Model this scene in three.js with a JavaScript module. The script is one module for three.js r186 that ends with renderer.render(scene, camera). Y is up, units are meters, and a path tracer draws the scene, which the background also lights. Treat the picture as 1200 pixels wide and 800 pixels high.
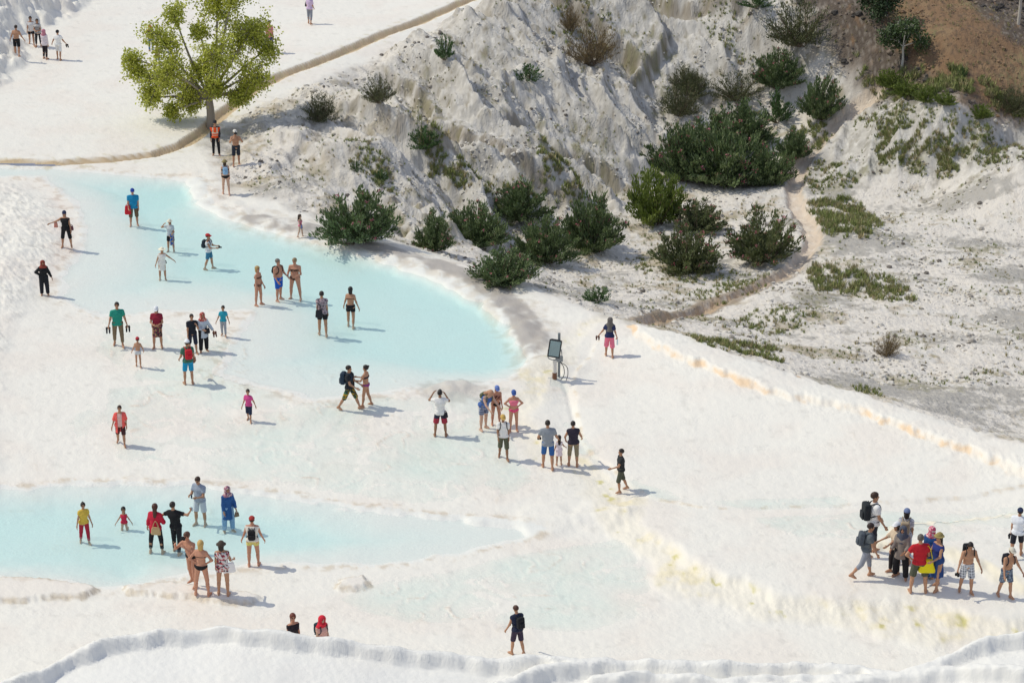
import * as THREE from 'three';
import { mergeGeometries } from 'three/addons/utils/BufferGeometryUtils.js';
// ---------- camera, sky, sun, exposure ----------
const scene = new THREE.Scene();
const camera = new THREE.PerspectiveCamera(15.98, 1200 / 800, 1, 3000);
camera.position.set(0, 34.4, 0);
camera.rotation.x = -21.7 * Math.PI / 180;
const renderer = new THREE.WebGLRenderer({ antialias: true });
renderer.toneMapping = THREE.LinearToneMapping;
renderer.toneMappingExposure = 0.875;
renderer.shadowMap.enabled = true; renderer.shadowMap.type = THREE.PCFSoftShadowMap;
const sunFrom = new THREE.Vector3(-0.60, 0.78, -0.16).normalize();
{ // clear summer sky: deeper blue overhead, pale haze towards the horizon and a soft aureole round the sun
  const w = 512, h = 256, data = new Float32Array(w * h * 4), d = new THREE.Vector3();
  for (let j = 0; j < h; j++) for (let i = 0; i < w; i++) {
    const el = ((j + 0.5) / h - 0.5) * Math.PI, az = ((i + 0.5) / w - 0.5) * 2 * Math.PI; d.set(Math.cos(el) * Math.cos(az), Math.sin(el), Math.cos(el) * Math.sin(az));
    const t = Math.pow(1 - Math.max(0, d.y), 2.2), a = Math.max(0, d.dot(sunFrom)), glow = 0.25 * Math.pow(a, 6) + 0.5 * Math.pow(a, 40), o = (j * w + i) * 4, lo = d.y < 0 ? 0.6 : 1;
    data[o] = lo * (0.33 + 0.37 * t + glow); data[o + 1] = lo * (0.41 + 0.31 * t + glow * 0.95); data[o + 2] = lo * (0.60 + 0.14 * t + glow * 0.85); data[o + 3] = 1;
  }
  const t = new THREE.DataTexture(data, w, h, THREE.RGBAFormat, THREE.FloatType); t.mapping = THREE.EquirectangularReflectionMapping; t.magFilter = t.minFilter = THREE.LinearFilter; t.needsUpdate = true;
  scene.background = t; scene.environment = t;
}
const sun = new THREE.DirectionalLight(new THREE.Color(1, 0.945, 0.80), 2.85);
sun.position.set(0, 0, -95).addScaledVector(sunFrom, 120); sun.target.position.set(0, 0, -95);
sun.castShadow = true; sun.shadow.mapSize.set(4096, 4096); sun.shadow.radius = 1;
Object.assign(sun.shadow.camera, { left: -60, right: 60, top: 60, bottom: -60, near: 1, far: 300 });
scene.add(sun, sun.target);
// ---------- small maths helpers ----------
const clamp = (v, a = 0, b = 1) => (v < a ? a : v > b ? b : v);
const sstep = (a, b, v) => { const t = clamp((v - a) / (b - a)); return t * t * (3 - 2 * t); };
const mix = (a, b, t) => a + (b - a) * t;
function rng(seed) { let s = seed >>> 0; return () => { s = (s + 0x6d2b79f5) >>> 0; let t = s; t = Math.imul(t ^ (t >>> 15), t | 1); t ^= t + Math.imul(t ^ (t >>> 7), t | 61); return ((t ^ (t >>> 14)) >>> 0) / 4294967296; }; }
const perm = new Uint8Array(512); { const r = rng(77), p = [...Array(256).keys()]; for (let i = 255; i > 0; i--) { const j = Math.floor(r() * (i + 1)); [p[i], p[j]] = [p[j], p[i]]; } for (let i = 0; i < 512; i++) perm[i] = p[i & 255]; }
const GX = new Float64Array(256), GY = new Float64Array(256); for (let i = 0; i < 256; i++) { GX[i] = Math.cos(i * 2.399963); GY[i] = Math.sin(i * 2.399963); }
function noise(x, y) {
  const xi = Math.floor(x), yi = Math.floor(y), fx = x - xi, fy = y - yi, X = xi & 255, Y = yi & 255;
  const a = perm[perm[X] + Y], b = perm[perm[X + 1 & 255] + Y], c = perm[perm[X] + (Y + 1 & 255)], d = perm[perm[X + 1 & 255] + (Y + 1 & 255)];
  const u = fx * fx * fx * (fx * (fx * 6 - 15) + 10), v = fy * fy * fy * (fy * (fy * 6 - 15) + 10);
  const n0 = GX[a] * fx + GY[a] * fy, n1 = GX[b] * (fx - 1) + GY[b] * fy, n2 = GX[c] * fx + GY[c] * (fy - 1), n3 = GX[d] * (fx - 1) + GY[d] * (fy - 1);
  return 1.5 * (n0 + u * (n1 - n0) + v * (n2 + u * (n3 - n2) - n0 - u * (n1 - n0)));
}
const fbm = (x, y, o = 4) => { let s = 0, a = 0.5; for (let i = 0; i < o; i++) { s += a * noise(x, y); x = x * 2.03 + 17.1; y = y * 2.03 + 9.7; a *= 0.5; } return s; };
const billow = (x, y, o = 3) => { let s = 0, a = 0.5; for (let i = 0; i < o; i++) { s += a * Math.abs(noise(x, y)); x = x * 2.1 + 5.3; y = y * 2.1 + 3.1; a *= 0.5; } return s; };
// distance to the nearest border between scattered cells (rims of little rimstone basins)
function cellEdge(x, y) {
  const xi = Math.floor(x), yi = Math.floor(y); let d1 = 9, d2 = 9;
  for (let j = -1; j <= 1; j++) for (let i = -1; i <= 1; i++) {
    const h = perm[perm[(xi + i) & 255] + ((yi + j) & 255)], h2 = perm[h + 71];
    const dx = i + h / 256 - (x - xi), dy = j + h2 / 256 - (y - yi), d = Math.sqrt(dx * dx + dy * dy);
    if (d < d1) { d2 = d1; d1 = d; } else if (d < d2) d2 = d;
  }
  return d2 - d1;
}
// ---------- plan outlines, in metres (x, z) ----------
function shape(pts) { let a = 1e9, b = -1e9, c = 1e9, d = -1e9; for (const [x, z] of pts) { a = Math.min(a, x); b = Math.max(b, x); c = Math.min(c, z); d = Math.max(d, z); } return { pts, a, b, c, d }; }
function sd(s, x, z, m = 6) {   // signed distance to an outline, negative inside
  if (x < s.a - m || x > s.b + m || z < s.c - m || z > s.d + m) return m;
  let best = 1e18, inside = false; const p = s.pts;
  for (let i = 0, j = p.length - 1; i < p.length; j = i++) {
    const ax = p[j][0], az = p[j][1], bx = p[i][0], bz = p[i][1], ex = bx - ax, ez = bz - az, wx = x - ax, wz = z - az;
    const t = clamp((wx * ex + wz * ez) / (ex * ex + ez * ez)), dx = wx - ex * t, dz = wz - ez * t, q = dx * dx + dz * dz;
    if (q < best) best = q;
    if ((az > z) !== (bz > z) && x < ax + ex * (z - az) / ez) inside = !inside;
  }
  best = Math.sqrt(best); return inside ? -best : best;
}
function ld(s, x, z, m = 3) {   // distance to an open line
  if (x < s.a - m || x > s.b + m || z < s.c - m || z > s.d + m) return m;
  let best = 1e18; const p = s.pts;
  for (let i = 1; i < p.length; i++) {
    const ax = p[i - 1][0], az = p[i - 1][1], ex = p[i][0] - ax, ez = p[i][1] - az, wx = x - ax, wz = z - az;
    const t = clamp((wx * ex + wz * ez) / (ex * ex + ez * ez)), dx = wx - ex * t, dz = wz - ez * t, q = dx * dx + dz * dz;
    if (q < best) best = q;
  }
  return Math.sqrt(best);
}
// spot heights of the site: x, z, height
const SPOTS = [[-26.36, -121.21, 0.35], [-20.74, -127.81, 0.4], [-14.14, -131.07, 0.5], [-7.33, -136.5, 0.6], [-13.45, -151.62, 0.7], [-26.82, -151.17, 0.8], [-2.6, -146.43, 0.8], [-34.15, -126.31, 0.8], [-47.29, -147.88, 1], [-19.03, -103.19, 0.3], [-12.42, -95.29, 0.3], [-6.9, -92.22, 0.3], [-1.62, -85.69, 0.3], [-9.71, -85.74, 0.28], [-3.13, -82.36, 0.28], [-21.44, -99.93, 0.6], [-26.15, -93.61, 0.9], [-18.71, -85.44, 0.4], [-23.11, -81.02, 0.5], [-17, -77.87, 0.2], [-30.2, -84.18, 0.9], [-11.77, -76.64, 0.1], [-5.89, -76.64, 0.1], [-1.43, -74.06, 0], [-15.31, -71.64, -0.1], [-8.35, -71.64, -0.1], [-2.72, -69.76, -0.1], [-10.41, -66.15, -0.05], [-20.87, -71.64, -0.1], [0, -65.69, -0.1], [5.11, -64.6, -0.1], [10.08, -63.53, -0.1], [14.91, -62.5, -0.1], [19.88, -62.5, -0.1], [-19.1, -64.41, 0], [-9.65, -60.34, 0], [0, -58, 0], [9.35, -58, 0], [18.13, -55.81, 0], [-16.99, -55.81, 0], [4.57, -79.85, 0], [8.86, -76.86, 0], [11.44, -74.06, 0], [15.5, -72.73, 0], [6.94, -71.43, 0], [10.7, -68.36, 0], [14.3, -66.05, 0], [20.06, -68.36, 0], [3.81, -83.62, 0.1], [2.6, -86.07, 0.15], [1.35, -89.68, 0.45], [3.27, -86.96, 0.5], [5.78, -85.01, 0.5], [8.68, -81.54, 0.45], [12.11, -79.3, 0.4], [14.75, -76.98, 0.4], [17.21, -74.48, 0.5], [21.98, -70.82, 0.6], [3.69, -98.47, -2.6], [6.87, -96.15, -2.5], [10.08, -88.96, -1], [13.05, -86.06, -0.9], [15.73, -82.6, -0.5], [18.1, -78.79, -0.2], [23.62, -76.86, 0], [14.06, -93.37, -2], [10.99, -97.68, -2.5], [18.89, -90.97, -1.8], [21.98, -97.68, -2.5], [17.18, -102.24, -3], [16.25, -109.52, -3.5], [22.52, -110.39, -3.8], [31.55, -105.91, -3.5], [21.43, -116.2, -4], [26.26, -118.99, -4], [-7.29, -98.33, 0.45], [-2.8, -94.04, 0.45], [-0.34, -91.62, 0.45], [-4.52, -101.43, -0.9], [-1.53, -102.85, -2], [0, -104.51, -3], [3.63, -108.5, -4], [7.92, -106.13, -4], [11.99, -107.3, -4], [11.11, -120.64, -5], [14.33, -117.72, -4.5], [7.84, -117.84, -5], [4.34, -117.72, -4.5], [16.42, -124.85, -3.5], [18.49, -127.11, -2.5], [19.73, -126.45, -1.5], [20.19, -123.54, -1], [22.67, -119.78, -0.6], [25.57, -116.61, -1], [33.71, -115.17, -1], [21.66, -117.92, -3.2], [17.99, -122.75, -3.8], [26.34, -119.58, -3.5], [21.74, -124.73, -1.2], [23.01, -122.1, 0.1], [26.75, -122.71, -0.9], [22.65, -125.8, 1.4], [20.96, -130.04, 2.2], [28.32, -131.98, 2.2], [27.34, -126.56, 1.2], [26.69, -136.77, 4], [27.77, -143.95, 7], [35.07, -130.75, 2.5], [33, -121.39, 0.3], [18.51, -127.99, -0.6], [16.45, -130.69, 0.6], [19.23, -135.1, 3.4], [20.56, -146.57, 6.5], [37.86, -143.95, 7], [-14.15, -110.5, 0.35], [-11.56, -117.84, 0.5], [-8.89, -122.94, 0.6], [-5.59, -129.38, 0.7], [-1.94, -135.29, 0.8], [2.04, -143.3, 1], [0, -125.51, -1.8], [4.58, -125.43, -3.2], [7.14, -131.36, -2.5], [2.39, -132.32, -0.8], [7.36, -136.9, 0], [11.99, -133.07, -1], [14.32, -132.97, 0.5], [10.86, -129.71, -3.5], [14.14, -129.67, -3], [16.44, -129.58, -2], [12.56, -141.2, 2], [5.15, -144.68, 1.2], [17.29, -139.02, 3], [-4.19, -114.64, -0.4], [-8.3, -113.76, 0.3], [-8.67, -107.45, 0.55], [-10.36, -104.27, 0.55], [-11.47, -103.8, 0.5], [-5.86, -106.28, 0.1], [-7.83, -119.79, 0.3], [5.6, -159.71, 4], [-12.09, -172.32, 1.6], [-35.82, -170.21, 2]]
const RBFN = SPOTS.length, RBFW = (() => {   // smooth surface through the spot heights
  const n = RBFN, m = n + 3, A = Array.from({ length: m }, () => new Float64Array(m + 1));
  for (let i = 0; i < n; i++) {
    for (let j = 0; j < n; j++) A[i][j] = Math.sqrt((SPOTS[i][0] - SPOTS[j][0]) ** 2 + (SPOTS[i][1] - SPOTS[j][1]) ** 2 + 2);
    A[i][i] -= 0.25; A[i][n] = A[n][i] = 1; A[i][n + 1] = A[n + 1][i] = SPOTS[i][0]; A[i][n + 2] = A[n + 2][i] = SPOTS[i][1]; A[i][m] = SPOTS[i][2];
  }
  for (let c = 0; c < m; c++) {
    let p = c; for (let r = c + 1; r < m; r++) if (Math.abs(A[r][c]) > Math.abs(A[p][c])) p = r;
    [A[c], A[p]] = [A[p], A[c]];
    for (let r = c + 1; r < m; r++) { const f = A[r][c] / A[c][c]; if (f) for (let k = c; k <= m; k++) A[r][k] -= f * A[c][k]; }
  }
  const w = new Float64Array(m);
  for (let r = m - 1; r >= 0; r--) { let s = A[r][m]; for (let k = r + 1; k < m; k++) s -= A[r][k] * w[k]; w[r] = s / A[r][r]; }
  return w;
})();
const SPX = Float64Array.from(SPOTS, (p) => p[0]), SPZ = Float64Array.from(SPOTS, (p) => p[1]);
function baseHeight(x, z) {
  let s = RBFW[RBFN] + RBFW[RBFN + 1] * x + RBFW[RBFN + 2] * z;
  for (let i = 0; i < RBFN; i++) { const dx = x - SPX[i], dz = z - SPZ[i]; s += RBFW[i] * Math.sqrt(dx * dx + dz * dz + 2); }
  return s;
}
const UP_LEVEL = 0.30, LOW_LEVEL = -0.10;
const Z = {
  upPool: shape([[-25.76, -106.17], [-21.71, -105.79], [-20.45, -103.92], [-19.44, -101.99], [-18.72, -99.44], [-18.19, -95.82], [-18.57, -92.72], [-17.84, -90.08], [-16.19, -88.2], [-13.34, -88.76], [-10.34, -88.76], [-10.82, -84.65], [-10.94, -82.31], [-9.28, -81.34], [-7.01, -79.92], [-4.6, -80.54], [-1.85, -81.1], [0, -81.74], [0.95, -83.63], [0.59, -86.93], [-0.81, -90.56], [-3.93, -94.04], [-7.74, -96.89], [-11.03, -99.21], [-13.06, -101.52], [-14.04, -105.41], [-17.62, -106.55], [-21.28, -107.33], [-26.13, -107.85]]),
  lowPool: shape([[-21.31, -72.29], [-17.07, -73.54], [-14.28, -73.87], [-10.85, -73.87], [-8.51, -73.27], [-5.61, -72.29], [-2.78, -71.45], [0, -70.88], [1.23, -70.26], [-0.27, -69.1], [-2.14, -68.38], [-3.98, -67.67], [-7.18, -67.85], [-8.94, -67.38], [-10.77, -66.81], [-11.46, -66.13], [-12.45, -66.13], [-14.17, -66.75], [-15.77, -66.87], [-19.84, -66.36]]),
  platform: shape([[1.74, -83.43], [0.99, -80.98], [0.72, -78.28], [1.18, -76.66], [2.62, -75.58], [3.79, -72.51], [4.27, -69.95], [5.28, -67.37], [6.48, -65.94], [9.2, -64.83], [12.64, -63.97], [20.96, -62.09], [24.07, -73.31], [17.24, -76.08], [12.33, -80.98], [6.52, -86.45], [3.98, -88.07]]),
  platStep: shape([[2.24, -82.07], [2.41, -76.69], [4.48, -72.41], [6.36, -71.24], [9.98, -71.49], [13.94, -72.01], [16.84, -72.54], [23.58, -71.56], [24.03, -73.2], [17.21, -75.97], [12.31, -80.86], [6.51, -86.32], [3.97, -87.94]]),
  lip: shape([[11.42, -67.95], [12.71, -67.72], [13.69, -67.25], [14.57, -66.33], [15.37, -65.09], [21.62, -64.55], [23.25, -70.39], [16.41, -70.39], [12.47, -69.65]]),
  berm: shape([[4.88, -85.11], [6.01, -83.65], [7.17, -82.24], [9.14, -79.99], [11.98, -78.45], [13.54, -76.82], [15.04, -75.24], [16.71, -73.44], [22.5, -67.75], [23.89, -72.77], [17.33, -75.17], [13.53, -78.76], [9.36, -82.24], [6.45, -85.46], [4.57, -86.7]]),
  hill: shape([[-14.62, -111.03], [-12.7, -116.37], [-8.87, -122.56], [-1.94, -135.73], [2.1, -148.06], [49.91, -169.81], [24.02, -73.17], [17.09, -75.32], [12.2, -80.01], [6.47, -85.67], [3.97, -88.02], [1.37, -91.26], [-1.42, -95.06], [-3.65, -98.09], [-7.37, -99.48], [-10.13, -101.53], [-12.65, -104.09]]),
  gully: shape([[-12.65, -115.81], [-8.83, -121.88], [-1.94, -135.11], [4.15, -146.15], [14.9, -139.59], [15.67, -132.43], [11.85, -130.63], [9.28, -126.99], [5.18, -116.8], [0, -105.54], [-3.73, -100.39], [-7.5, -101.33], [-10.27, -103.21], [-12.17, -106.89]]),
  ridge2: shape([[17.76, -126.64], [20.46, -125.22], [22.74, -120.21], [26.58, -121.42], [35.72, -114.94], [34.82, -111.27], [25.15, -114.11], [21.99, -117.29], [18.78, -118.81], [15.77, -118.94]]),
  brown: shape([[15.99, -135.85], [17.98, -129.5], [20.88, -125.07], [23.23, -120.56], [26.63, -121.81], [36.01, -116.11], [49.91, -169.81], [18.59, -161.64]]),
  scree: shape([[15.58, -134.01], [16.92, -130.74], [18.95, -127.7], [21.38, -122.68], [23.76, -121.02], [22.68, -122.68], [21.09, -127.05], [20.42, -129.22], [19.55, -133.82]]),  // scree band whose colour also carries painted shade
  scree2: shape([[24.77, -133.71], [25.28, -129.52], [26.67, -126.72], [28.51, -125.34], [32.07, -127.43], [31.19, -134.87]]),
  bank: shape([[-33.63, -107.87], [-22.41, -105.04], [-20.23, -101.87], [-19.05, -98.86], [-18.49, -94.73], [-18.94, -91.19], [-19.19, -86.96], [-18.8, -82.64], [-17.2, -72.99], [-23.78, -72.32]]),
  bankEdge: shape([[-21.63, -106.02], [-20.47, -104.02], [-19.41, -101.84], [-18.69, -99.29], [-18.16, -95.68], [-18.55, -92.58], [-18.68, -90.62], [-19.54, -91.59], [-19.32, -96.21], [-20.03, -100.67]]),
  rock: shape([[-45.45, -160.72], [-24.53, -145.87], [-24.92, -139.36], [-26.04, -134.91], [-27.18, -130.72], [-26.67, -124.68], [-27.31, -119.44], [-33.49, -114.87]]),
  slabA: shape([[-18.92, -66.92], [-14.42, -66.75], [-13.05, -66.35], [-12.68, -66.01], [-13.13, -65.57], [-14.94, -65.35], [-18.52, -65.24]]),
  slabB: shape([[-11.95, -66.35], [-10.44, -66.41], [-8.79, -66.13], [-7.62, -65.57], [-7.96, -65.13], [-8.79, -65.18], [-9.66, -65.57], [-10.6, -65.63], [-11.68, -65.9]]),
  slabC: shape([[-5.29, -66.69], [-4.6, -66.92], [-4.36, -66.47], [-4.81, -66.13], [-5.32, -66.24]]),
  rimsA: shape([[-15.21, -81.57], [-11, -82.79], [-7.05, -80.39], [-1.85, -81.02], [0.37, -80.39], [0.65, -76.64], [1.14, -73.85], [0, -71.87], [-3.34, -71.74], [-7.07, -73.04], [-11.45, -74.12], [-13.91, -75.22]]),
  rimsB: shape([[-4.74, -67.1], [0, -68.85], [3.7, -70.26], [4.95, -66.25], [6.68, -65.03], [2.51, -63.12], [-3.02, -63.43], [-6.19, -65.41]]),
  rimsC: shape([[7.13, -70.6], [11.35, -71.37], [16.71, -71.88], [23.31, -70.6], [21.84, -65.29], [15.53, -65.84], [14.49, -67.27], [11.98, -68.15], [8.82, -68.45]]),
  rimsD: shape([[-16.26, -88.2], [-11.61, -88.2], [-9.71, -85.69], [-5.72, -83.97], [-1.25, -82.31], [-1.84, -80.7], [-9.26, -81.1], [-13.95, -81.5], [-16.36, -84.82]]),
};
const LN = {
  channel: shape([[-25.41, -108.3], [-21.4, -108.03], [-18.7, -108.56], [-16.82, -109.36], [-15.63, -111], [-14.88, -113.26], [-14.26, -115.89], [-13.23, -119.58], [-11.94, -122.15], [-10.35, -124.49], [-8.3, -127.98], [-5.7, -132.21], [-3.41, -136.1], [-1.01, -140.84], [2.11, -147.95]]),
  path: shape([[5.32, -88.38], [6.67, -93.34], [8.4, -97.32], [9.94, -98.95], [11.46, -102.14], [12.89, -104.71], [14.02, -107.72], [14.41, -110.36], [14.55, -113.93], [14.38, -116.63], [14.64, -119.76], [15.07, -122.1], [15.77, -123.71], [16.54, -125.06], [17.49, -126.24], [18.52, -126.67], [19.72, -126.41]]),
  flume: shape([[1.51, -82.72], [1.89, -80.07], [2.24, -77.05], [3.02, -74.56], [4.09, -73.07], [5.57, -71.88], [7.77, -71.62], [10.58, -71.88]]),
  rimU: shape([[-14.17, -105.93], [-13.4, -102.59], [-11.5, -100.23], [-9.91, -99.09], [-7.22, -97.2], [-4.22, -94.43], [-1.36, -91.11], [0.33, -87.89], [1.09, -84.95], [1.51, -83]]),
  brownEdge: shape([[-8.98, -65.16], [-10.29, -65.38], [-11.61, -65.6], [-12.85, -65.27], [-13.86, -65.16], [-15.44, -65.38], [-17.96, -65.16]]),
  foot1: shape([[-1.1, -70.95], [0.55, -70.7], [2.21, -70.89], [3.74, -71.2]]),
  foot2: shape([[-15.06, -73.51], [-12.86, -73.98], [-10.98, -73.85], [-8.48, -73.04], [-5.01, -71.74], [-1.1, -70.85]]),
  silt: shape([[-11.09, -99.84], [-7.99, -97.82], [-5.88, -96.4], [-3.23, -94.29], [-1.55, -92.36], [-0.34, -90.21], [0.4, -87.97], [0.9, -85.29], [1.14, -83.58]]),
  seam: shape([[1.64, -83.01], [2.01, -81.22], [2.17, -79.03], [2.37, -77.17]]),
};
// small lumps and islands: x, z, radius, height
const LUMPS = [[-7.35, -84.39, 1.9, .02], [-2.53, -80.91, .5, .07], [-2.04, -81.15, .45, .07], [-17.06, -65.59, 1.2, .05],
  [-1.67, -81.31, .3, .05], [1.1, -70.93, .9, .08], [2.77, -71.18, .8, .08], [-17.42, -105.16, .7, .03]];
// the dry terraces close to the camera: crest lines with their heights
const FRONT = [[-18.39, -57.43, 1.5], [-13.9, -57.99, 1.55], [-12.93, -58.18, 1.6], [-12.31, -59.18, 1.65], [-11.6, -59.63, 1.7], [-10.49, -60.13, 1.75], [-9.17, -60.42, 1.75], [-7.98, -60.47, 1.75], [-6.37, -60.22, 1.7], [-4.78, -60.19, 1.5], [-3.99, -60.12, 1.4], [-2.94, -60.05, 1.25], [-1.6, -60.13, 1.1], [-0.65, -60.02, 1], [0.79, -60.21, 1], [1.99, -60.06, 0.95], [3.19, -60.19, 0.9], [4.78, -60.05, 0.9], [6.38, -59.95, 0.9], [8.36, -59.95, 0.9], [9.8, -59.67, 0.95], [10.79, -59.63, 1.05], [11.54, -59.75, 1.15], [12.3, -59.82, 1.3], [13.37, -60.39, 1.5], [14.4, -60.54, 1.55], [16.81, -60.6, 1.6], [20.29, -60.15, 1.6]]
const FLINES = [shape([[-13.85, -57.7, 1.5], [-12.93, -58.18, 1.6], [-12.31, -59.18, 1.65], [-11.6, -59.63, 1.7], [-10.49, -60.13, 1.75], [-9.17, -60.42, 1.75], [-7.98, -60.47, 1.75], [-6.37, -60.22, 1.7], [-4.78, -60.19, 1.5], [-3.99, -60.12, 1.4], [-2.94, -60.05, 1.25], [-1.6, -60.13, 1.1], [-0.65, -60.02, 1], [0.79, -60.21, 1], [1.99, -60.06, 0.95], [2.87, -60.1, 0.9]]),
  shape([[-0.93, -58.02, 1], [0, -59, 0.95], [0.78, -59.52, 0.95], [1.98, -59.87, 0.92], [3.19, -60.19, 0.9], [4.78, -60.05, 0.9], [6.38, -59.95, 0.9], [8.36, -59.95, 0.9], [9.8, -59.67, 0.95], [10.71, -59.06, 1.05]]),
  shape([[6.1, -58.67, 0.95], [7.76, -58.81, 0.95], [9.41, -58.86, 1], [10.71, -59.11, 1.05], [11.49, -59.41, 1.15], [12.3, -59.82, 1.3], [13.37, -60.39, 1.5], [14.4, -60.54, 1.55], [16.81, -60.6, 1.6], [20.29, -60.15, 1.6]]),
  shape([[2.36, -59.18, 0.85], [3.84, -59.37, 0.85], [5.9, -59.03, 0.85], [7.09, -59.18, 0.85], [8.29, -59.27, 0.85], [10.38, -59.05, 1], [12.2, -59.11, 1.1], [14.04, -58.56, 1.2]]),
  shape([[-16.01, -59.11, 1.45], [-14.12, -59.07, 1.5], [-13.16, -59.03, 1.6], [-12.31, -59.18, 1.65]])];
function frontZ(x) { let i = 1; while (i < FRONT.length - 1 && FRONT[i][0] < x) i++; const a = FRONT[i - 1], b = FRONT[i], t = clamp((x - a[0]) / (b[0] - a[0])); return [mix(a[1], b[1], t), mix(a[2], b[2], t)]; }
const GD = [0.60, 0.80], GP = [0.80, -0.60];   // down the hillside, and across it
const S = {};   // what the last call of ground() found
function ground(x, z) {
  S.film = -9; S.water = -9; S.front = 0; S.rim = 0;
  let h = baseHeight(x, z);
  const wob = 0.35 * noise(x * 0.9, z * 0.9) + 0.15 * noise(x * 2.7 + 4, z * 2.7);
  const up = S.up = sd(Z.upPool, x, z) + wob * 0.5, low = S.low = sd(Z.lowPool, x, z) + wob * 0.6;
  const hm = S.hill = sstep(0.6, -0.8, sd(Z.hill, x, z) + wob);
  // flat ground round the pools
  h = mix(h, UP_LEVEL + 0.03 + 0.015 * fbm(x * 0.5, z * 0.5, 3), sstep(2.5, 0, up) * (1 - hm));
  h = mix(h, LOW_LEVEL + 0.03 + 0.015 * fbm(x * 0.5, z * 0.5, 3), sstep(2.5, 0, low));
  // raised travertine platforms with rounded, fluted edges
  const flute = 0.22 * noise(x * 1.9, z * 1.1) + 0.12 * noise(x * 4.1, z * 2.3);
  const pl = S.plat = sd(Z.platform, x, z) + flute * 0.7 + 0.6 * noise(x * 0.45, z * 0.45);
  const pf = S.platFade = sstep(-91, -82, z); h += pf * (0.14 * sstep(0.7, -0.4, pl) + 0.30 * sstep(-74, -67, z) * (0.55 * sstep(1.5, 0.5, pl) + 0.45 * sstep(0.4, -0.6, pl)));
  const ps = S.step = sd(Z.platStep, x, z) + wob * 0.3; h += 0.07 * pf * sstep(0.12, -0.08, ps);
  const li = S.lip = sd(Z.lip, x, z) + flute; const lf = S.lipFade = sstep(-72.5, -69.5, z); h += 0.22 * lf * sstep(0.5, -0.3, li);
  const be = S.berm = sd(Z.berm, x, z) + flute * 0.8; h += 0.20 * sstep(0.16, -0.22, be);
  const ru = S.rimU = ld(LN.rimU, x, z); h += 0.14 * Math.exp(-((ru / 0.75) ** 2)) * (1 + 0.8 * noise(x * 1.3, z * 1.3));
  const fl = S.flume = ld(LN.flume, x, z) + 0.2 * wob; h -= 0.07 * Math.exp(-((fl / 0.55) ** 2));
  h += 0.10 * Math.exp(-((ld(LN.foot1, x, z) / 0.35) ** 2)) + 0.05 * Math.exp(-((ld(LN.foot2, x, z) / 0.22) ** 2)) * (0.6 + noise(x * 2, z * 2)) ;
  h -= 0.06 * Math.exp(-((ld(LN.seam, x, z) / 0.10) ** 2));
  const slab = S.slab = Math.min(sd(Z.slabA, x, z), sd(Z.slabB, x, z), sd(Z.slabC, x, z)) + 0.3 * wob + 0.08 * noise(x * 5, z * 5); h += 0.13 * sstep(0.10, -0.06, slab);
  for (const [lx, lz, r, a] of LUMPS) { const dx = x - lx, dz = (z - lz) * 0.8, q = (dx * dx + dz * dz) / (r * r); if (q < 4) h += a * sstep(1.35, 0.75, Math.sqrt(q) + 0.5 * wob); }
  const bk = S.bank = sstep(0.4, -0.9, sd(Z.bank, x, z) + wob), ro = S.rock = sstep(1.0, -1.6, sd(Z.rock, x, z) + 1.5 * wob);
  S.silt = ld(LN.silt, x, z);
  S.bankEdge = sstep(0.3, -0.6, sd(Z.bankEdge, x, z) + wob);
  h += ro * (1.7 + 0.9 * fbm(x * 0.35, z * 0.35, 3)) + bk * 0.12;
  // pools: bed below the level, shelving gently on the lower side and fast along the rim
  let pool = 0, depth = 0;
  if (up < 0) { const w = mix(1.3, 8.0, sstep(-51, -43, z * 0.6 - x * 0.8)); depth = 0.23 * sstep(0, w, -up) + 0.012; h = mix(h, UP_LEVEL - depth + 0.035 * fbm(x * 0.35, z * 0.35, 3), sstep(0, -0.5, up) * (1 - 0.9 * sstep(0, 0.06, h - UP_LEVEL - 0.05))); S.water = UP_LEVEL; pool = 1; }
  else if (up < 0.6) S.water = UP_LEVEL;
  if (low < 0) { const w = mix(2.2, 8, sstep(-8, 2, x)); depth = 0.23 * sstep(0, w, -low) + 0.012; h = mix(h, LOW_LEVEL - depth + 0.035 * fbm(x * 0.3, z * 0.3, 3), sstep(0, -0.4, low) * (1 - 0.9 * sstep(0, 0.06, h - LOW_LEVEL - 0.05))); S.water = LOW_LEVEL; pool = 1; }
  else if (low < 0.6) S.water = LOW_LEVEL;
  S.pool = pool;
  // hillside: gullies running down the slope, rough crusts between them
  let rough = 0.02;
  const g = S.gully = hm * sstep(1.5, -2.0, sd(Z.gully, x, z) + 2 * wob) * mix(0.35, 1, sstep(-11, -2, x));
  if (hm > 0) {
    const wx = x + 1.2 * noise(x * 0.13, z * 0.13), wz = z + 1.6 * noise(x * 0.13 + 31, z * 0.13 + 7), a = wx * GP[0] + wz * GP[1], b = wx * GD[0] + wz * GD[1];
    if (g > 0) { const r1 = 1 - Math.abs(noise(a * 0.22, b * 0.055)), r2 = 1 - Math.abs(noise(a * 0.55 + 9, b * 0.12)); h += g * (1.75 * (r1 * r1 * r1 - 0.45) + 0.5 * (r2 * r2 - 0.5) + 0.30 * (0.5 - Math.abs(noise(a * 1.1, b * 0.38))) + 0.12 * noise(a * 2.3, b * 1.1)); S.r1 = r1; S.r2 = r2;
      const cliff = noise(a * 0.19 + 3, b * 0.075 + 40) + 0.10 * noise(x * 0.9, z * 0.9), c2 = noise(a * 0.33 + 23, b * 0.11 + 4) + 0.12 * noise(x * 1.3, z * 1.3); h += g * (1.05 * sstep(-0.03, 0.09, cliff) + 0.45 * sstep(0.05, 0.16, c2)); S.cliff = cliff; }
    const q = S.ridge2 = hm * sstep(0.8, -0.8, sd(Z.ridge2, x, z) + wob);
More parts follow.
